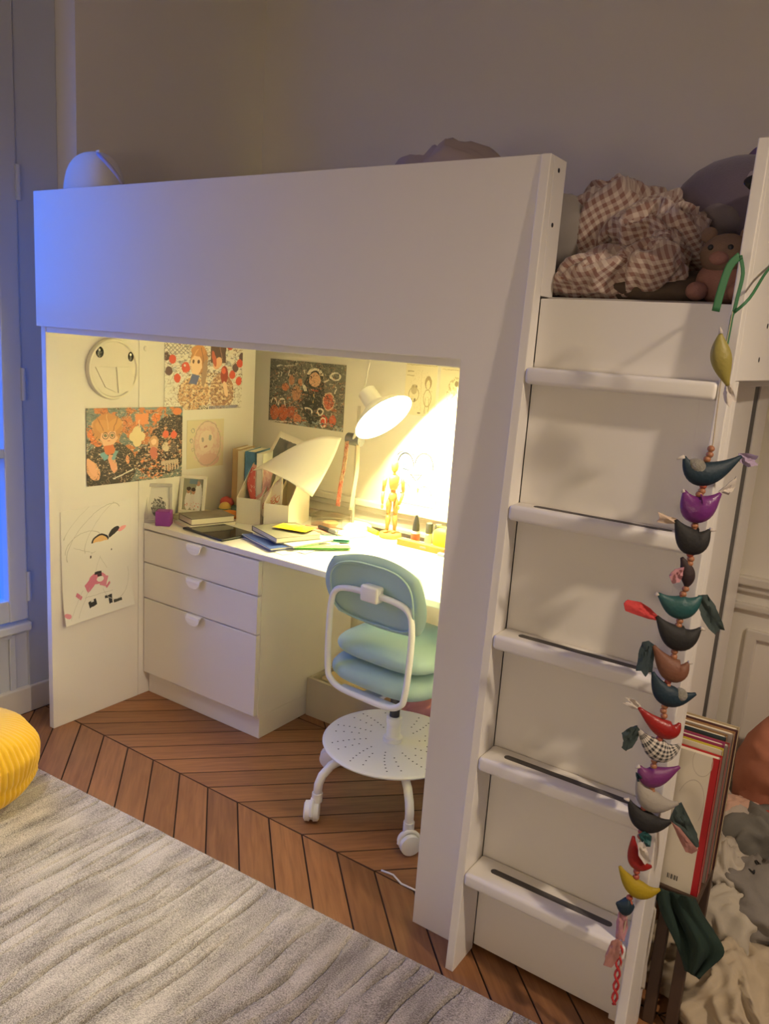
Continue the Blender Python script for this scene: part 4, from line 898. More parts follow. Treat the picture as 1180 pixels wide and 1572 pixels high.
# ------------------------------------------------------------------ desk lamp
def lamp():
    bx, by = .600, .955
    lp = thing('desk_lamp', (bx, by, DZ), 'white desk lamp with wide round shade shining to the right', 'lamp')
    LW = mat('lamp_white', (.78, .76, .70), .4)
    G().lathe([(0, .022), (.02, .022), (.070, .016), (.078, .010), (.078, .0), (0, 0)], 40, Matrix.Translation((bx, by, DZ))).build('base', LW, lp, 'sharp')
    G().tube([(bx, by, DZ+.02), (bx, by, 1.185)], .0062, 12).build('pole', mat('lamp_steel', (.62, .58, .50), .3, .5), lp, 'all')
    cl = G().tube([(bx-.035, by-.012, 1.055), (bx+.028, by-.012, 1.055)], .024, 20)
    cl.build('clamp_joint', GREYM, lp, 'sharp')
    n = Vector((.73, -.10, -.676)).normalized(); c = Vector((.778, .860, 1.166))
    Mr = Matrix.Translation(c) @ n.to_track_quat('Z', 'Y').to_matrix().to_4x4()
    # wide cone with neck; opening faces +Z local
    prof = [(.030, -.125), (.034, -.122), (.036, -.062), (.052, -.052), (.090, -.026), (.118, .0), (.120, .004), (.1175, .004), (.089, -.022), (.050, -.048), (.033, -.058), (.031, -.118), (.0, -.119)]
    sh = G().lathe(prof, 56, Mr).build('shade', LW, lp, 'sharp')
    EM = bpy.data.materials.new('lamp_diffuser_glow'); EM.use_nodes = True; nt = EM.node_tree; nt.nodes.clear()
    o_ = nt.nodes.new('ShaderNodeOutputMaterial'); e_ = nt.nodes.new('ShaderNodeEmission'); e_.inputs[0].default_value = (1.0, .88, .40, 1); e_.inputs[1].default_value = LAMP; nt.links.new(e_.outputs[0], o_.inputs[0])
    G().lathe([(0, -.010), (.102, -.010), (.102, -.0115), (0, -.0115)], 48, Mr).build('diffuser', EM, sh)
    back = c - n*.085
    G().tube([(bx+.004, by-.03, 1.06), Vector((bx+.03, by-.05, 1.10)), back-Vector((0, 0, .025)), back], .006, 10).build('arm', LW, lp, 'all')
    top_ = c - n*.12
    cb = [top_, top_+Vector((-.03, .02, .015)), Vector((.605, .98, 1.26)), Vector((.598, 1.0, 1.32)), Vector((.607, 1.01, 1.385))]
    G().tube(cb, .0028, 8).build('cable', LW, lp, 'all')
LAMP = 350.0
lamp()
# patterned red lanyard hanging on the lamp joint
rp = print_mat('lanyard_print', (.62, .46, .28), [('n', 9, .50, (.40, .04, .03), (-2, 3, -2, 3)), ('n', 14, .60, (.05, .03, .03), (-2, 3, -2, 3)), ('r', .5, .2, .5, .2, 0, (.55, .10, .06)), ('n', 22, .56, (.75, .6, .45), (-2, 3, -2, 3))], .2)
lan = thing('lanyard', (.575, .925, .80), 'red patterned lanyard hanging from the lamp joint', 'lanyard')
g1 = grid_sheet('strap', [[(.566, .922, 1.050), (.586, .920, 1.050)], [(.560, .922, .96), (.580, .920, .96)], [(.548, .920, .87), (.568, .918, .87)], [(.540, .918, .785), (.562, .916, .785)]], rp, lan)
g2 = grid_sheet('strap', [[(.616, .925, 1.050), (.630, .930, 1.050)], [(.620, .925, .95), (.634, .930, .95)], [(.612, .922, .86), (.628, .925, .86)], [(.604, .92, .78), (.620, .922, .78)]], mat('lanyard_back', (.66, .54, .40), .8), lan)

# ------------------------------------------------------------------ wooden artist mannequin
def mannequin():
    x, y = .790, .945; z = DZ
    mq = thing('artist_mannequin', (x, y, z), 'jointed wooden artist mannequin standing on its round base', 'mannequin')
    WD = mat('pale_wood', (.40, .22, .06), .5, var=.12, vscale=30); Mt = Matrix.Translation
    G().lathe([(0, 0), (.042, 0), (.044, .004), (.044, .014), (.041, .018), (0, .018)], 32, Mt((x, y, z))).build('base', WD, mq, 'sharp')
    e = Vector((math.cos(R(-33)), -math.sin(R(-33)), 0))*1.0
    P = lambda a, h, f=0: Vector((x, y, z)) + e*a + Vector((0, 0, h)) + Vector((0, -1, 0))*f
    for s in (-1, 1):
        a = .011*s
        lg = G().tube([P(a*1.15, .150), P(a*1.2, .130), P(a*1.2, .095)], [.008, .012, .0085], 12).build('thigh', WD, mq, 'all')
        G().ell(P(a*1.2, .091), .0075, .0075, .0075, n=12, m_=8).build('knee', WD, lg, 'all')
        G().tube([P(a*1.2, .087), P(a*1.25, .066), P(a*1.3, .028)], [.0085, .0095, .006], 12).build('shin', WD, mq, 'all')
        G().ell(P(a*1.4, .023, .008), .008, .014, .006, n=12, m_=8).build('foot', WD, mq, 'all')
        ar = G().tube([P(.030*s, .232), P(.035*s, .215), P(.038*s, .178)], [.006, .0085, .0055], 10).build('upper_arm', WD, mq, 'all')
        G().tube([P(.038*s, .175), P(.036*s, .155, .006), P(.032*s, .130, .012)], [.006, .0065, .004], 10).build('forearm', WD, mq, 'all')
        G().ell(P(.031*s, .121, .014), .005, .005, .010, n=10, m_=8).build('hand', WD, mq, 'all')
    G().tube([P(0, .142), P(0, .152), P(0, .170), P(0, .176)], [.012, .021, .018, .012], 14, flat=.75).build('hips', WD, mq, 'all')
    G().ell(P(0, .181), .010, .010, .009, n=12, m_=8).build('waist', WD, mq, 'all')
    G().tube([P(0, .187), P(0, .195), P(0, .215), P(0, .236), P(0, .244)], [.014, .019, .024, .026, .014], 14, flat=.7).build('chest', WD, mq, 'all')
    G().tube([P(0, .243), P(0, .258)], .006, 10).build('neck', WD, mq, 'all')
    G().tube([P(0, .255), P(0, .262), P(0, .276), P(0, .292), P(0, .300)], [.007, .012, .0145, .0135, .006], 14).build('head', WD, mq, 'all')
mannequin()

# ------------------------------------------------------------------ things at the right end of the desk
gl = thing('glue_bottle', (.915, .925, DZ), 'black-capped small bottle with red label by the orange wooden ruler', 'bottle'); M = WM[gl.name]
G().lathe([(0, 0), (.015, 0), (.016, .003), (.016, .045), (.013, .052), (0, .052)], 24, M).build('body', mat('bottle_white', (.75, .72, .66), .4), gl, 'sharp')
G().lathe([(.0163, .012), (.0165, .013), (.0165, .042), (.0163, .043)], 24, M).build('label_band', mat('label_red', (.66, .10, .05), .5), gl)
G().lathe([(0, .0525), (.0135, .0525), (.0125, .075), (.008, .098), (.004, .112), (0, .112)], 20, M).build('cap', BLACK, gl, 'sharp')
for i, (x, y) in enumerate(((.955, .955), (.988, .965))):
    j = thing('ink_jar', (x, y, DZ), ['small clear jar with dark cap next to the black-capped bottle', 'small clear jar with dark cap next to the green pouch'][i], 'jar', 'ink jars on the desk'); M = WM[j.name]
    G().lathe([(0, 0), (.014, 0), (.0145, .003), (.0145, .042), (.011, .046), (0, .046)], 24, M).build('body', mat('jar_tan', (.66, .60, .42), .3), j, 'sharp'); G().lathe([(0, .0465), (.0135, .0465), (.0135, .082), (.012, .084), (0, .084)], 20, M).build('cap', mat('jar_cap', (.05, .05, .05), .4), j, 'sharp')
pch = thing('pencil_pouch', (1.075, .925, DZ), 'yellow-green patterned pouch at the right end of the desk', 'pouch')
G().ell((1.075, .925, DZ+.045), .075, .042, .045, p=.55).build('body', mat('pouch_lime', (.52, .56, .03), .6, var=.5, vscale=45), pch, 'all')
G().tube([(1.005, .925, DZ+.088), (1.145, .925, DZ+.088)], .003, 8).build('zip', mat('zip_yellow', (.8, .66, .08), .4), pch, 'all')
ty = thing('animal_toy', (1.070, .925, DZ+.092), 'tiny white toy animal with red ears on the green pouch', 'toy'); M = WM[ty.name]
TWM = mat('toy_white', (.82, .80, .76), .6); TRED = mat('toy_red', (.62, .04, .04), .5)
G().ell((0, 0, .016), .017, .014, .016, M).build('body', TWM, ty, 'all'); hd_ = G().ell((0, -.006, .042), .019, .016, .017, M).build('head', TWM, ty, 'all')
for s in (-1, 1): G().ell((.013*s, -.004, .059), .006, .005, .008, M, 12, 8).build('ear', TRED, hd_, 'all'); G().ell((.007*s, -.0215, .044), .002, .0015, .0025, M, 8, 6).build('eye', BLACK, hd_, 'all')
rl = thing('wooden_ruler', (.975, .885, DZ), 'orange wooden ruler box along the front of the bottles', 'ruler'); 
M = Matrix.Translation((.985, .880, DZ)) @ Matrix.Rotation(R(-1), 4, 'Z')
G().box(-.115, .115, -.014, .014, 0, .024, .002, M).build('body', mat('orange_wood', (.68, .22, .04), .5, var=.15), rl); G().box(-.012, .012, -.0152, -.0142, .009, .016, .0003, M).build('clasp', GREYM, rl)
tag(G().box(1.06, 1.14, .842, .860, DZ, DZ+.012, .002).build('eraser', mat('eraser_blue', (.35, .40, .50), .6)), 'small grey-blue eraser in front of the green pouch', 'eraser')

# ================================================================== on the bed
def cushion(name, c, w, h, d, Rm, mt, label, cat, ex=.5, parent=None, seed=0):
    V = []; F = []; uv = []; n = 22
    for side in (1, 0):
        for j in range(n+1):
            for i in range(n+1):
                a, b = -1+2*i/n, -1+2*j/n
                t_ = max(0, (1-a**4)*(1-b**4))**.5; s_ = 1 if side else -1
                pin = 1-.10*(abs(a*b))**2 + -.05*(1-abs(a))*abs(b)
                wr = .03*noise.noise(Vector((a*2.2+seed, b*2.2, side*4)))+.012*noise.noise(Vector((a*7+seed, b*7, side*4)))
                V.append(Matrix.Translation(c) @ Rm @ Vector((a*w/2*pin, b*h/2*pin, s_*(d/2*t_)+wr*t_*.9))); uv.append((a, b))
    k = (n+1)**2
    for j in range(n):
        for i in range(n):
            q = j*(n+1)+i; F += [(q, q+1, q+n+2, q+n+1), (k+q, k+q+n+1, k+q+n+2, k+q+1)]
    bd = [i for i in range(n+1)] + [j*(n+1)+n for j in range(1, n+1)] + [n*(n+1)+i for i in range(n-1, -1, -1)] + [j*(n+1) for j in range(n-1, 0, -1)]
    for i in range(len(bd)): a, b = bd[i], bd[(i+1) % len(bd)]; F.append((a, k+a, k+b, b))
    o = link_mesh(name, V, F, mt, parent, 'all', uv)
    if label: tag(o, label, cat)
    return o
zm = HB+.142
pw = thing('pillow', (.14, .16, zm), 'white pillow propped up at the left end of the loft bed', 'pillow')
pt_ = on_y(146, 233, .085)
G().ell((on_y(143, 262, .085).x, .088, pt_.z-.145), .112, .066, .145, p=.78, n=40, m_=24).build('case', mat('pillow_white', (.78, .77, .76), .9, bump=.1, bscale=300), pw, 'all')
G().tube([on_y(150, 236, .06), on_y(160, 246, .05), on_y(171, 258, .045), on_y(182, 272, .05), on_y(188, 284, .05)], [.005, .006, .006, .005, .004], 8).build('piping', mat('lilac_trim', (.50, .46, .62), .8), pw, 'all')
G().prism([on_y(147, 231, .075), on_y(152, 230, .075), on_y(153, 244, .075), on_y(149, 243, .075)], (0, 1, 0), .004).build('care_tag', PAPER, pw)
bk = thing('blanket', (1.2, .30, zm), 'mauve rumpled blanket showing just above the middle of the guard', 'blanket')
c_ = on_y(676, 244, .22)
crumple('body', (c_.x, .25, 1.730), (.185, .15, .170), mat('mauve_cloth', (.40, .33, .33), .95), bk, amp=.22, freq=5, seed=11, zmin=zm, sq=.8)
crumple('fold', (on_y(610, 244, .2).x, .20, 1.775), (.05, .06, .06), mat('rose_cloth', (.42, .30, .27), .95), bk, amp=.3, freq=12, seed=12, sub=4)

GING = pattern_mat('rose_gingham', (.60, .50, .43), (.27, .14, .115), 56)
dv = thing('duvet', (1.80, .30, zm), 'crumpled rose gingham duvet heaped at the ladder end of the bed', 'duvet')
def bedpt(u, v, y): return on_y(u, v, y)
for i, (u, v, y, rx, ry, rz_, am, fr, sd) in enumerate(((958, 362, .33, .125, .12, .085, .6, 7, 21), (1005, 375, .24, .085, .09, .075, .5, 11, 22), (945, 425, .16, .125, .09, .045, .6, 11, 23), (880, 438, .13, .08, .065, .026, .6, 13, 24), (945, 318, .36, .045, .055, .05, .5, 15, 25), (985, 418, .13, .10, .05, .045, .6, 13, 26), (1020, 405, .15, .035, .06, .06, .5, 15, 27))):
    p = bedpt(u, v, y)
    crumple('fold', p, (rx, ry, rz_), GING, dv, amp=am, freq=fr, seed=sd, sharp=1.2, zmin=zm+.001, rz=.5*i, fine=.26)
tag(crumple('blanket', bedpt(868, 385, .33), (.09, .18, .10), mat('greige_cloth', (.36, .33, .30), .95), amp=.22, freq=7, seed=31, zmin=zm+.001, sq=.8), 'grey beige blanket tucked between guard post and gingham duvet', 'blanket')
tag(crumple('blanket', (1.90, .30, zm+.02), (.16, .24, .05), mat('dark_brown_cloth', (.10, .07, .05), .95), amp=.3, freq=8, seed=33, zmin=zm+.001), 'dark brown blanket lying flat under the plush toys', 'blanket')

# plush toys at the ladder opening
PG1 = mat('plush_grey_purple', (.15, .12, .16), .95, bump=.3, bscale=250, sheen=.3); PG2 = mat('plush_light_grey', (.20, .17, .18), .95, bump=.3, bscale=250)
ps = thing('plush_toy', (1.95, .42, zm), 'large grey purple plush animal with pale muzzle behind the gingham duvet', 'plush toy')
hc = on_y(1118, 350, .45)
bd_ = G().ell((hc.x+.015, .50, zm+.13), .155, .16, .13).build('body', PG1, ps, 'all')
hd2 = G().ell((hc.x+.02, .44, 1.775), .150, .13, .120).build('head', PG1, ps, 'all')
mz = on_y(1108, 335, .345); G().ell((mz.x, .345, mz.z-.005), .052, .045, .045).build('muzzle', PG2, hd2, 'all')
ey = on_y(1148, 285, .335); es_ = G().ell((ey.x+.012, .345, ey.z), .040, .022, .033).build('eye_socket', mat('plush_pale', (.34, .29, .31), .95), hd2, 'all')
G().ell((ey.x+.012, .327, ey.z), .023, .010, .020).build('eye', mat('gloss_black', (.015, .014, .013), .15), hd2, 'all')
er_ = on_y(1165, 250, .45); G().ell((er_.x+.02, .46, er_.z-.005), .055, .03, .05).build('ear', mat('plush_purple', (.17, .11, .20), .95), hd2, 'all')
G().ell((hc.x-.135, .40, 1.66), .022, .03, .05).build('arm', mat('plush_dark', (.05, .06, .06), .95), ps, 'all')
pb = thing('plush_toy', (2.0, .14, zm), 'small brown pink plush bear beside the right ladder post', 'plush toy')
bp_ = on_y(1104, 420, .13); PB = mat('plush_brown', (.22, .14, .10), .95, bump=.3, bscale=300)
G().ell((bp_.x+.01, .14, zm+.045), .055, .045, .045).build('body', mat('plush_rose', (.34, .17, .14), .95, bump=.3, bscale=300), pb, 'all')
hb_ = G().ell((bp_.x+.008, .125, 1.645), .048, .042, .040).build('head', PB, pb, 'all')
for s in (-1, 1):
    G().ell((bp_.x+.008+.036*s, .125, 1.682), .016, .012, .016).build('ear', PB, hb_, 'all')
    G().ell((bp_.x+.004+.018*s, .088, 1.655), .0055, .004, .0055).build('eye', BLACK, hb_, 'all')
G().ell((bp_.x+.004, .086, 1.635), .018, .012, .013).build('muzzle', mat('plush_rose', (.34, .17, .14), .95), hb_, 'all')
for s in (-1, 1): G().ell((bp_.x+.008+.038*s, .095, zm+.022), .020, .03, .018).build('paw', mat('plush_rose', (.34, .17, .14), .95), pb, 'all')

# ================================================================== the bird garland
gar = thing('bird_garland', (2.105, -.115, .15), 'hanging garland of stuffed fabric birds and wooden beads on the ladder', 'garland')
GQ = Vector((2.105, -.115, .8)); GN = Vector((.548, -.836, 0)).normalized(); GE = Vector((.836, .548, 0))
def gp(u, v, off=0): return on_plane(u, v, GQ + GN*off, GN)
FAB = {k: mat('bird_'+k, tuple(q*.55 for q in c), r_, bump=.3, bscale=120) for k, c, r_ in (('lime', (.55, .46, .10), .5), ('navy', (.012, .045, .075), .6), ('purple', (.28, .045, .30), .35), ('black', (.028, .026, .025), .7), ('maroon', (.06, .03, .03), .7), ('teal', (.03, .15, .15), .5), ('brown', (.33, .13, .07), .6), ('red', (.55, .025, .02), .35), ('magenta', (.30, .05, .26), .5), ('white', (.62, .56, .48), .7), ('yellow', (.68, .48, .01), .6))}
FAB['silver'] = mat('bird_silver_sequin', (.42, .40, .34), .3, .5, bump=.8, bscale=700, var=.5, vscale=300)
FAB['gingham'] = pattern_mat('bird_gingham', (.62, .56, .48), (.02, .02, .022), 15)
CL = {k: mat('tail_'+k, c, .9, bump=.4, bscale=90, var=.2, vscale=40) for k, c in (('white', (.58, .52, .46)), ('lilac', (.36, .28, .40)), ('peach', (.58, .44, .33)), ('pink', (.46, .22, .24)), ('darkgreen', (.045, .065, .06)), ('red', (.52, .05, .05)), ('darkteal', (.035, .055, .062)), ('rose', (.42, .20, .17)))}
BEAD = mat('wood_bead', (.36, .15, .07), .45); BEAD2 = mat('red_bead', (.36, .08, .045), .45)
def bird(t1, belly, t2, mt, fat=.42, tail=None, beak=None, label=None, wing=None):
    A, B, D = gp(*t1), gp(*belly), gp(*t2)
    ax = D-A; tt = (B-A).dot(ax)/ax.length_squared; dp = (B-(A+ax*tt)); dl = max(dp.length, .012); dn = dp.normalized()
    Rr = fat*dl; mid = B - dn*Rr; Cc = (mid - A*.25 - D*.25)*2
    P = []; rs = []; n = 18
    for i in range(n+1):
        s = i/n; P.append(A*(1-s)**2 + Cc*(2*s*(1-s)) + D*s*s); rs.append(max(.0028, Rr*math.sin(math.pi*s)**1.15 + .003))
    # oriented cross sections: in-plane width x depth
    V = []; F = []; uv = []; k = 14
    for i in range(n+1):
        tg = (P[min(i+1, n)]-P[max(i-1, 0)]).normalized(); sd = GN.cross(tg).normalized()
        for j in range(k):
            a = 2*math.pi*j/k; V.append(P[i] + sd*math.cos(a)*rs[i] + GN*math.sin(a)*rs[i]*.72); uv.append((i/n*.62, math.cos(a)*.18+.2))
    for i in range(n):
        for j in range(k): F.append((i*k+j, i*k+(j+1) % k, (i+1)*k+(j+1) % k, (i+1)*k+j))
    F += [tuple(range(k-1, -1, -1)), tuple(range(n*k, (n+1)*k))]
    b = link_mesh('bird', V, F, mt, gar, 'all', uv)
    if label: b['label'] = label
    for tl in (tail or []):
        poly, cm, off = tl
        cp = [Vector((q[0], q[1], 0)) for q in poly]; m0 = len(cp); ou = []
        for i in range(m0):
            p0_, p1_, p2_, p3_ = (cp[(i+d_) % m0] for d_ in (-1, 0, 1, 2))
            for t_ in (0, .25, .5, .75): ou.append(p1_.lerp(p2_, t_))
        cen = sum(ou, Vector())/len(ou); m2 = len(ou); root = cp[0]
        fan = G(); rings = 4; Vt = [gp(cen.x, cen.y, off)]
        for r_ in range(1, rings+1):
            for q in ou:
                pp = cen.lerp(q, r_/rings); dd = (pp-root); an_ = math.atan2(dd.y, dd.x)
                jag = noise.noise(Vector((q.x*.5, q.y*.5, 2)))*1.8*(r_/rings)
                Vt.append(gp(pp.x+jag, pp.y+jag*.6, off + .0032*math.sin(an_*9+r_*.3)*min(1, dd.length/12) + .0015*noise.noise(Vector((pp.x*.2, pp.y*.2, 5)))))
        Ft = [(0, 1+i, 1+(i+1) % m2) for i in range(m2)]
        for r_ in range(rings-1):
            Ft += [(1+r_*m2+i, 1+(r_+1)*m2+i, 1+(r_+1)*m2+(i+1) % m2, 1+r_*m2+(i+1) % m2) for i in range(m2)]
        Vb = [p - GN*.002 for p in Vt]; q = len(Vt); lo_ = 1+(rings-1)*m2
        fan.add(Vt + Vb, Ft + [tuple(q+i_ for i_ in reversed(f_)) for f_ in Ft] + [(lo_+i, q+lo_+i, q+lo_+(i+1) % m2, lo_+(i+1) % m2) for i in range(m2)])
        fan.build('tail', cm, b, 'sharp')
    if beak:
        (bu, bv), cm = beak; tip = gp(bu, bv); root = A if (tip-A).length < (tip-D).length else D
        G().tube([root, root.lerp(tip, .5), tip], [.004, .003, .0006], 8).build('beak', cm, b, 'all')
    if wing:
        wu, wv, wr1, wr2, cm = wing; wc = gp(wu, wv, .0); 
        G().ell((0, 0, 0), wr1, Rr*.72+.0025, wr2, Matrix.Translation(wc) @ Matrix.Rotation(R(33), 4, 'Z') @ Matrix.Rotation(R(25), 4, 'Y'), 16, 10).build('wing', cm, b, 'all')
W_ = CL['white']
bird((1106, 512), (1093, 552), (1117, 592), FAB['lime'], .75, [([(1114, 588), (1122, 590), (1127, 606), (1131, 618), (1124, 616), (1120, 625), (1113, 618), (1110, 604)], W_, .0)], ((1105, 502), W_), 'yellow green fabric bird hanging head up')
bird((1050, 701), (1078, 744), (1138, 700), FAB['navy'], .38, [([(1134, 696), (1150, 696), (1164, 700), (1158, 708), (1164, 714), (1148, 717), (1136, 710)], CL['lilac'], 0)], ((1038, 705), W_), 'navy fabric bird with silver wing', (1070, 716, .018, .013, FAB['silver']))
bird((1050, 753), (1067, 801), (1106, 757), FAB['purple'], .46, [([(1102, 755), (1118, 742), (1131, 732), (1128, 748), (1118, 760)], W_, 0)], ((1045, 756), W_), 'shiny purple fabric bird')
bird((1037, 798), (1056, 849), (1089, 813), FAB['black'], .46, [([(1040, 804), (1024, 804), (1008, 802), (1012, 794), (1010, 786), (1026, 793), (1038, 796)], CL['peach'], 0)], ((1099, 815), W_), 'black fabric bird with peach tail')
bird((1046, 856), (1064, 880), (1052, 902), FAB['maroon'], .62, [([(1036, 874), (1050, 871), (1048, 884), (1043, 894), (1032, 896), (1027, 884)], CL['pink'], .014)], None, 'dark fabric bird turned end-on with pink tail')
bird((1010, 911), (1043, 948), (1076, 915), FAB['teal'], .46, [([(1072, 914), (1086, 913), (1098, 930), (1106, 950), (1113, 968), (1104, 966), (1098, 975), (1088, 966), (1078, 950), (1072, 930)], CL['darkgreen'], 0)], ((1004, 915), W_), 'teal fabric bird with dark trailing tail')
bird((1008, 946), (1036, 996), (1075, 964), FAB['black'], .43, [([(1009, 953), (994, 950), (976, 944), (960, 938), (957, 926), (964, 921), (984, 925), (998, 934), (1009, 945)], CL['red'], 0)], ((1083, 968), W_), 'black fabric bird with red tail')
bird((1003, 991), (1025, 1043), (1056, 1017), FAB['brown'], .44, [([(1004, 990), (996, 984), (986, 986), (980, 1004), (976, 1030), (984, 1030), (990, 1039), (996, 1030), (1001, 1034), (1003, 1012)], CL['darkteal'], 0)], ((1063, 1019), W_), 'copper brown fabric bird with dark drooping tail')
bird((1002, 1032), (1018, 1080), (1068, 1065), FAB['navy'], .40, None, None, 'navy fabric bird with silver spotted wing', (1044, 1066, .013, .012, FAB['silver']))
bird((980, 1086), (1016, 1131), (1043, 1110), FAB['red'], .42, [([(983, 1090), (970, 1088), (957, 1080), (966, 1078), (960, 1071), (974, 1074), (984, 1084)], W_, 0)], None, 'shiny red fabric bird')
bird((981, 1121), (1006, 1166), (1044, 1143), FAB['gingham'], .44, [([(983, 1124), (978, 1114), (966, 1118), (954, 1126), (957, 1138), (954, 1148), (960, 1153), (970, 1148), (978, 1136)], CL['darkgreen'], 0)], None, 'black and white gingham fabric bird')
bird((982, 1176), (1000, 1206), (1043, 1177), FAB['magenta'], .46, None, ((974, 1179), W_), 'magenta fabric bird with white beak')
bird((979, 1192), (990, 1240), (1041, 1233), FAB['white'], .42, [([(976, 1186), (984, 1190), (986, 1200), (978, 1200)], FAB['navy'], .006)], None, 'white fabric bird')
bird((965, 1228), (984, 1273), (1032, 1260), FAB['black'], .42, [([(1028, 1258), (1038, 1236), (1046, 1232), (1058, 1256), (1070, 1280), (1073, 1300), (1066, 1302), (1050, 1280), (1036, 1268)], CL['darkgreen'], .0), ([(1030, 1262), (1044, 1272), (1060, 1292), (1072, 1306), (1062, 1311), (1052, 1308), (1042, 1288)], CL['rose'], .008)], ((957, 1226), W_), 'black fabric bird with green and rose tail')
bird((972, 1284), (968, 1326), (1000, 1330), FAB['red'], .40, [([(980, 1282), (990, 1276), (1000, 1284), (998, 1300), (988, 1300)], FAB['teal'], .010), ([(978, 1296), (988, 1292), (994, 1308), (998, 1322), (990, 1328), (980, 1314)], W_, .018)], None, 'red fabric bird with white and teal wings')
bird((951, 1330), (972, 1374), (1013, 1365), FAB['yellow'], .40, None, None, 'bright yellow fabric bird')
bird((946, 1386), (958, 1402), (973, 1390), FAB['navy'], .8, [([(950, 1400), (962, 1402), (964, 1425), (958, 1446), (952, 1442), (945, 1446), (946, 1420)], CL['pink'], .0), ([(948, 1442), (954, 1446), (950, 1470), (938, 1486), (926, 1482), (930, 1464), (938, 1446)], CL['rose'], .004)], None, 'small navy fabric bird with long pink tail')
for i, (u, v) in enumerate(((1091, 689), (1089, 698), (1085, 705), (1079, 746), (1077, 754), (1073, 759), (1066, 807), (1065, 814), (1059, 851), (1060, 858), (1058, 865), (1052, 904), (1048, 912), (1046, 918), (1043, 953), (1041, 960), (1035, 1000), (1034, 1008), (1025, 1046), (1024, 1052), (1020, 1084), (1018, 1091), (1019, 1099), (1012, 1134), (1004, 1168), (1003, 1176), (1000, 1208), (1000, 1214), (988, 1240), (984, 1277), (983, 1284), (977, 1338), (976, 1346), (974, 1354), (966, 1378), (966, 1386))):
    p = gp(u, v); G().ell(p, .0065, .0065, .0058, n=14, m_=9).build('bead', BEAD2 if i % 5 in (3,) or v > 1270 else BEAD, gar, 'all')
G().tube([gp(1124, 478), gp(1112, 540), gp(1094, 680), gp(1064, 840), gp(1045, 930), gp(1024, 1050), gp(1004, 1170), gp(984, 1280), gp(966, 1385), gp(955, 1440), gp(951, 1490)], .0012, 6).build('string', mat('string_tan', (.5, .42, .3), .8), gar)
GRIB = mat('green_ribbon', (.03, .15, .055), .6)
hk = Vector((XE+.003, .165, 1.634))
def ribbon(P, w, name='ribbon', mt=GRIB):
    P = [Vector(p) for p in P]; rows = []
    for i, p in enumerate(P):
        tg = (P[min(i+1, len(P)-1)]-P[max(i-1, 0)]).normalized(); sd = tg.cross(GN).normalized()
        rows.append([p-sd*w/2, p+sd*w/2])
    return grid_sheet(name, rows, mt, gar, th=.0015)
ribbon([hk, gp(1162, 436).lerp(hk, .4), gp(1150, 458), gp(1126, 480)], .005)
ribbon([gp(1130, 474), gp(1124, 484), gp(1120, 505), gp(1114, 535)], .005)
ribbon([gp(1136, 392), gp(1120, 408), gp(1108, 440), gp(1098, 478)], .013)
ribbon([gp(1136, 392), gp(1140, 420), gp(1132, 455), gp(1126, 480)], .006)
g = G()
for ph in (0, math.pi): g.tube([gp(952 - i*.55 + 4*math.sin(i*.9+ph), 1452 + i*5.0, .003*math.cos(i*.9+ph)) for i in range(19)], .0025, 6)
g.build('red_cord', mat('red_cord', (.50, .03, .03), .6), gar, 'all')

# ================================================================== right of the ladder: stool, books, clothes
st = thing('low_stool', (2.17, .16, 0), 'low stool in painted-shadow brown standing against the bed end under the books', 'stool')
g = G().box(2.028, 2.196, .042, .22, .325, .345, .004); STOOL_SHADE = mat('stool_shadow_brown', (.07, .04, .025), .6, var=.2); g.build('seat', STOOL_SHADE, st)  # stool colour is dark brown to stand for the shadow below the books
for x, y in ((2.134, .055), (2.182, .055), (2.182, .205), (2.045, .205)): box('leg', (x-.012, x+.012, y-.012, y+.012, 0, .3245), STOOL_SHADE, st, .002)
RED = mat('book_red_spine', (.42, .012, .015), .4)
def shelf_book(y0, th, x1, h, cov, spine, label, z0=.3455):
    t = thing('picture_book', ((2.03+x1)/2, y0+th/2, z0), label, 'book', 'books standing on the stool'); k = .002; x0 = 2.032
    c0 = cov if not isinstance(cov, tuple) else cov[0]
    sheet('cover', (x0, y0, z0), (x1-x0, 0, 0), (0, 0, h), c0, t, 2, 2, th=k)
    box('cover', (x0, x1, y0+th-k, y0+th, z0, z0+h), spine, t, 0)
    box('spine', (x1-k, x1, y0, y0+th, z0, z0+h), spine, t, .0005)
    box('pages', (x0+.003, x1-k, y0+k, y0+th-k, z0+.002, z0+h-.004), mat('page_block', (.78, .72, .58), .9), t, 0)
bars = [('r', .955, .5, .045, .6, 0, (.42, .012, .015)), ('o', .80, .95, .12, .10, 0, (.50, .44, .34), .03), ('c', .72, .62, .16, .2, -30, (.5, .44, .35), .02)]
for i, bx_ in enumerate((.60, .62, .645, .66, .685, .70, .72)): bars.append(('r', bx_, .075, .004 if i % 2 else .007, .018, 0, (.03, .03, .03)))
whitecov = print_mat('white_book_back', (.66, .60, .48), bars, 0)
shelf_book(.045, .022, 2.192, .315, whitecov, RED, 'large white picture book with red spine and barcode on the stool')
cols = [((.62, .56, .42), (.60, .50, .06), 'white book with yellow spine right behind the red-spined book', .014, 2.190, .325), ((.30, .03, .10), (.30, .03, .12), 'dark magenta book third in the row on the stool', .018, 2.188, .330), ((.35, .30, .24), (.30, .06, .05), 'grey book with brown-red spine in the row on the stool', .020, 2.195, .322), ((.03, .05, .06), (.28, .16, .07), 'dark slate book in the row on the stool', .018, 2.185, .330), ((.38, .32, .28), (.36, .20, .09), 'pinkish grey book with tan spine in the row on the stool', .020, 2.196, .332), ((.10, .04, .04), (.45, .36, .22), 'dark brown book last in the row against the wall side', .020, 2.200, .336)]
yy = .0685
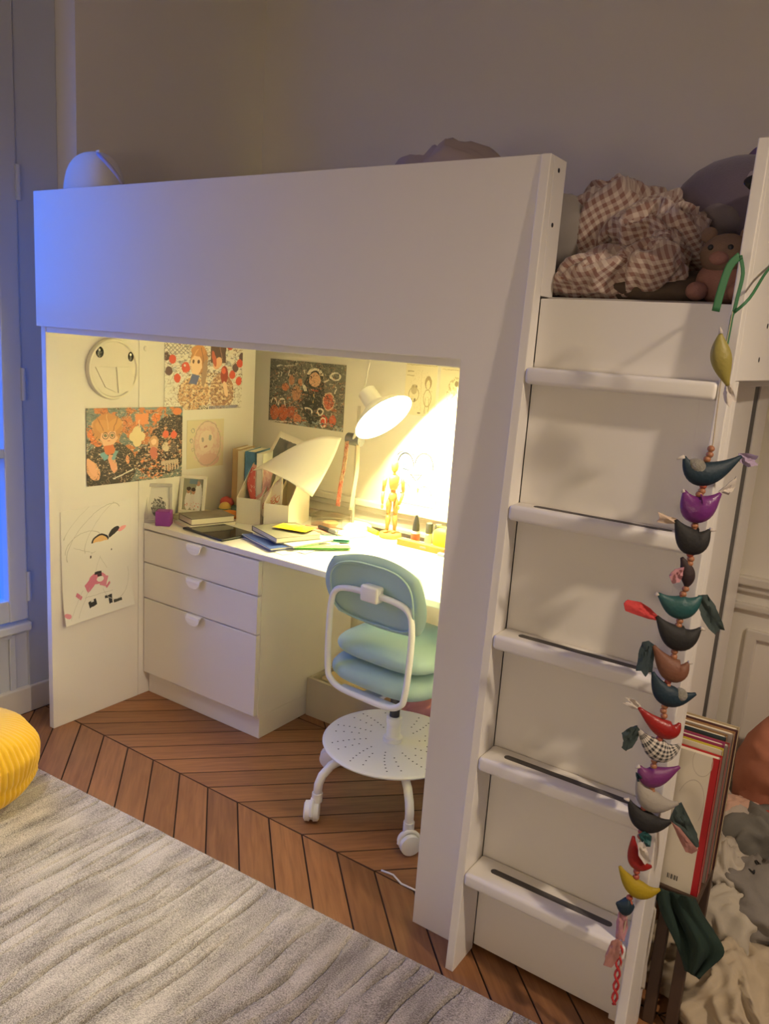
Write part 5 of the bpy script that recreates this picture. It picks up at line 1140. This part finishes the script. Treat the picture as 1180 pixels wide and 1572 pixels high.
for i, (c1, c2, lab, th, x1, h) in enumerate(cols):
    shelf_book(yy, th, x1, h, mat('book_cov_%d' % i, c1, .5), mat('book_sp_%d' % i, c2, .5), lab); yy += th+.0012

# clothes heap
def cloth(name, c, r_, col, label, cat='clothes', amp=.3, freq=7, seed=0, zmin=.001, rz=0, sq=.9, sub=5, sharp=1.4, var=.1):
    o = crumple(name, c, r_, mat('cloth_'+label.replace(' ', '_')[:24], col, .95, bump=.15, bscale=300, var=var, vscale=10), amp=amp, freq=freq, seed=seed, zmin=zmin, rz=rz, sq=sq, sub=sub, sharp=sharp, fine=.55)
    return tag(o, label, cat)
cloth('floor_cushion', (2.345, .80, .30), (.195, .17, .20), (.44, .17, .10), 'rust pink cushion at the back of the clothes heap', 'cushion', .10, 5, 41, .12, sq=.75)
cloth('storage_bag', (2.38, .80, .07), (.25, .19, .07), (.16, .10, .07), 'dark brown bag under the rust pink cushion', 'bag', .15, 7, 42)
cloth('sweater', (*on_z(1092, 1258, .22)[:2], .19), (.10, .09, .085), (.42, .36, .30), 'off white sweater behind the red-spined book', seed=43, amp=.32, freq=9, zmin=.001)
cloth('shirt', (*on_z(1135, 1258, .25)[:2], .25), (.08, .06, .045), (.55, .34, .25), 'pale peach shirt on the heap by the rust cushion', seed=44, amp=.4, freq=11)
cloth('tee_shirt', (*on_z(1182, 1262, .26)[:2], .26), (.05, .06, .04), (.40, .06, .03), 'red orange tee shirt at the edge of the heap', seed=45, amp=.35, freq=10)
cloth('sweatshirt', (*on_z(1178, 1300, .22)[:2], .20), (.10, .09, .09), (.16, .15, .13), 'dark grey sweatshirt on the right of the heap', seed=46, amp=.32, freq=8)
cloth('hoodie', (*on_z(1180, 1375, .20)[:2], .15), (.115, .10, .10), (.22, .20, .18), 'mid grey hoodie with dark cords on the heap', seed=47, amp=.32, freq=8)
cloth('linen_blouse', (*on_z(1105, 1335, .22)[:2], .17), (.070, .075, .11), (.44, .39, .32), 'cream linen blouse twisted in folds beside the books', seed=48, amp=.46, freq=12, sharp=1.6)
cloth('linen_skirt', (*on_z(1118, 1408, .16)[:2], .11), (.075, .065, .09), (.46, .41, .33), 'cream skirt with rolled waistband in front of the linen blouse', seed=49, amp=.48, freq=11, sharp=1.6)
cloth('bed_sheet', (*on_z(1150, 1500, .06)[:2], .05), (.19, .17, .085), (.46, .38, .27), 'large beige sheet spilling over the floor at the front of the heap', 'sheet', seed=50, amp=.42, freq=9, rz=.4, sharp=1.2, sub=6)
# cords of the hoodie
g = G(); g.tube([on_z(1146, 1333, .26), on_z(1156, 1340, .265), on_z(1166, 1328, .268), on_z(1160, 1322, .266), on_z(1170, 1345, .262), on_z(1180, 1352, .258)], .004, 6)
tag(g.build('drawstring', BLACK, None, 'all'), 'dark knotted drawstring lying on the grey hoodie', 'cord')
# dark green garment hanging off the stool
gr = []
for r_, (ua, ub, va, vb) in enumerate(((1006, 1066, 1362, 1380), (1010, 1078, 1385, 1405), (1020, 1096, 1412, 1432), (1034, 1112, 1442, 1462), (1046, 1092, 1470, 1484), (1052, 1072, 1490, 1502))):
    gr.append([on_y(ua+(ub-ua)*i/6, va+(vb-va)*i/6, .036-.010*math.sin(i*1.7+r_*.8)-.012*(i % 2)-.006*r_) for i in range(7)])
tag(grid_sheet('dark_garment', gr, mat('bottle_green_cloth', (.012, .030, .022), .9, bump=.2, bscale=200), th=.005), 'bottle green garment hanging from the stool below the books', 'clothes')
gw = [[Vector((2.098+.008*i, .012-.006*math.sin(i*1.9+k_), .30-.04*k_-.006*math.sin(i*2.1))) for i in range(4)] for k_ in range(6)]
tag(grid_sheet('white_scarf', gw, mat('scarf_white', (.46, .42, .36), .9), th=.004), 'white cloth strip hanging between ladder foot and green garment', 'clothes')

# ================================================================== yellow pouf
pf = thing('pouf', (.245, -.445, .0165), 'yellow corduroy pouf on the rug corner by the window', 'pouf')
V = []; F = []; n, m_ = 420, 34; pc_ = Vector((.245, -.445, .017))
for i in range(m_+1):
    th = math.pi*i/m_
    for j in range(n):
        ph = 2*math.pi*j/n
        sr = abs(math.sin(th))**.62; cz = math.copysign(abs(math.cos(th))**.8, math.cos(th))
        rib = 1 + .045*(abs(math.sin(ph*30+.35*math.sin(th*3)))**.7-.6)*abs(math.sin(th))**.4
        wr = 1 + .07*noise.noise(Vector((math.cos(ph)*1.6, math.sin(ph)*1.6, cz*2.5))) - .05*math.exp(-((cz+.25+.1*math.sin(ph*2))/.12)**2)
        V.append(pc_ + Vector((.205*sr*math.cos(ph)*rib*wr, .205*sr*math.sin(ph)*rib*wr, .125 + .125*cz*(1 if i > 1 else .97))))
for i in range(m_):
    for j in range(n): F.append((i*n+j, (i+1)*n+j, (i+1)*n+(j+1) % n, i*n+(j+1) % n))
link_mesh('cover', V, F, mat('mustard_corduroy', (.80, .47, .012), .85, sheen=.3, bump=.2, bscale=300), pf, 'all')
G().ell((pc_.x, pc_.y, .266), .018, .018, .006).build('button', mat('mustard_button', (.6, .34, .012), .8), pf, 'all')
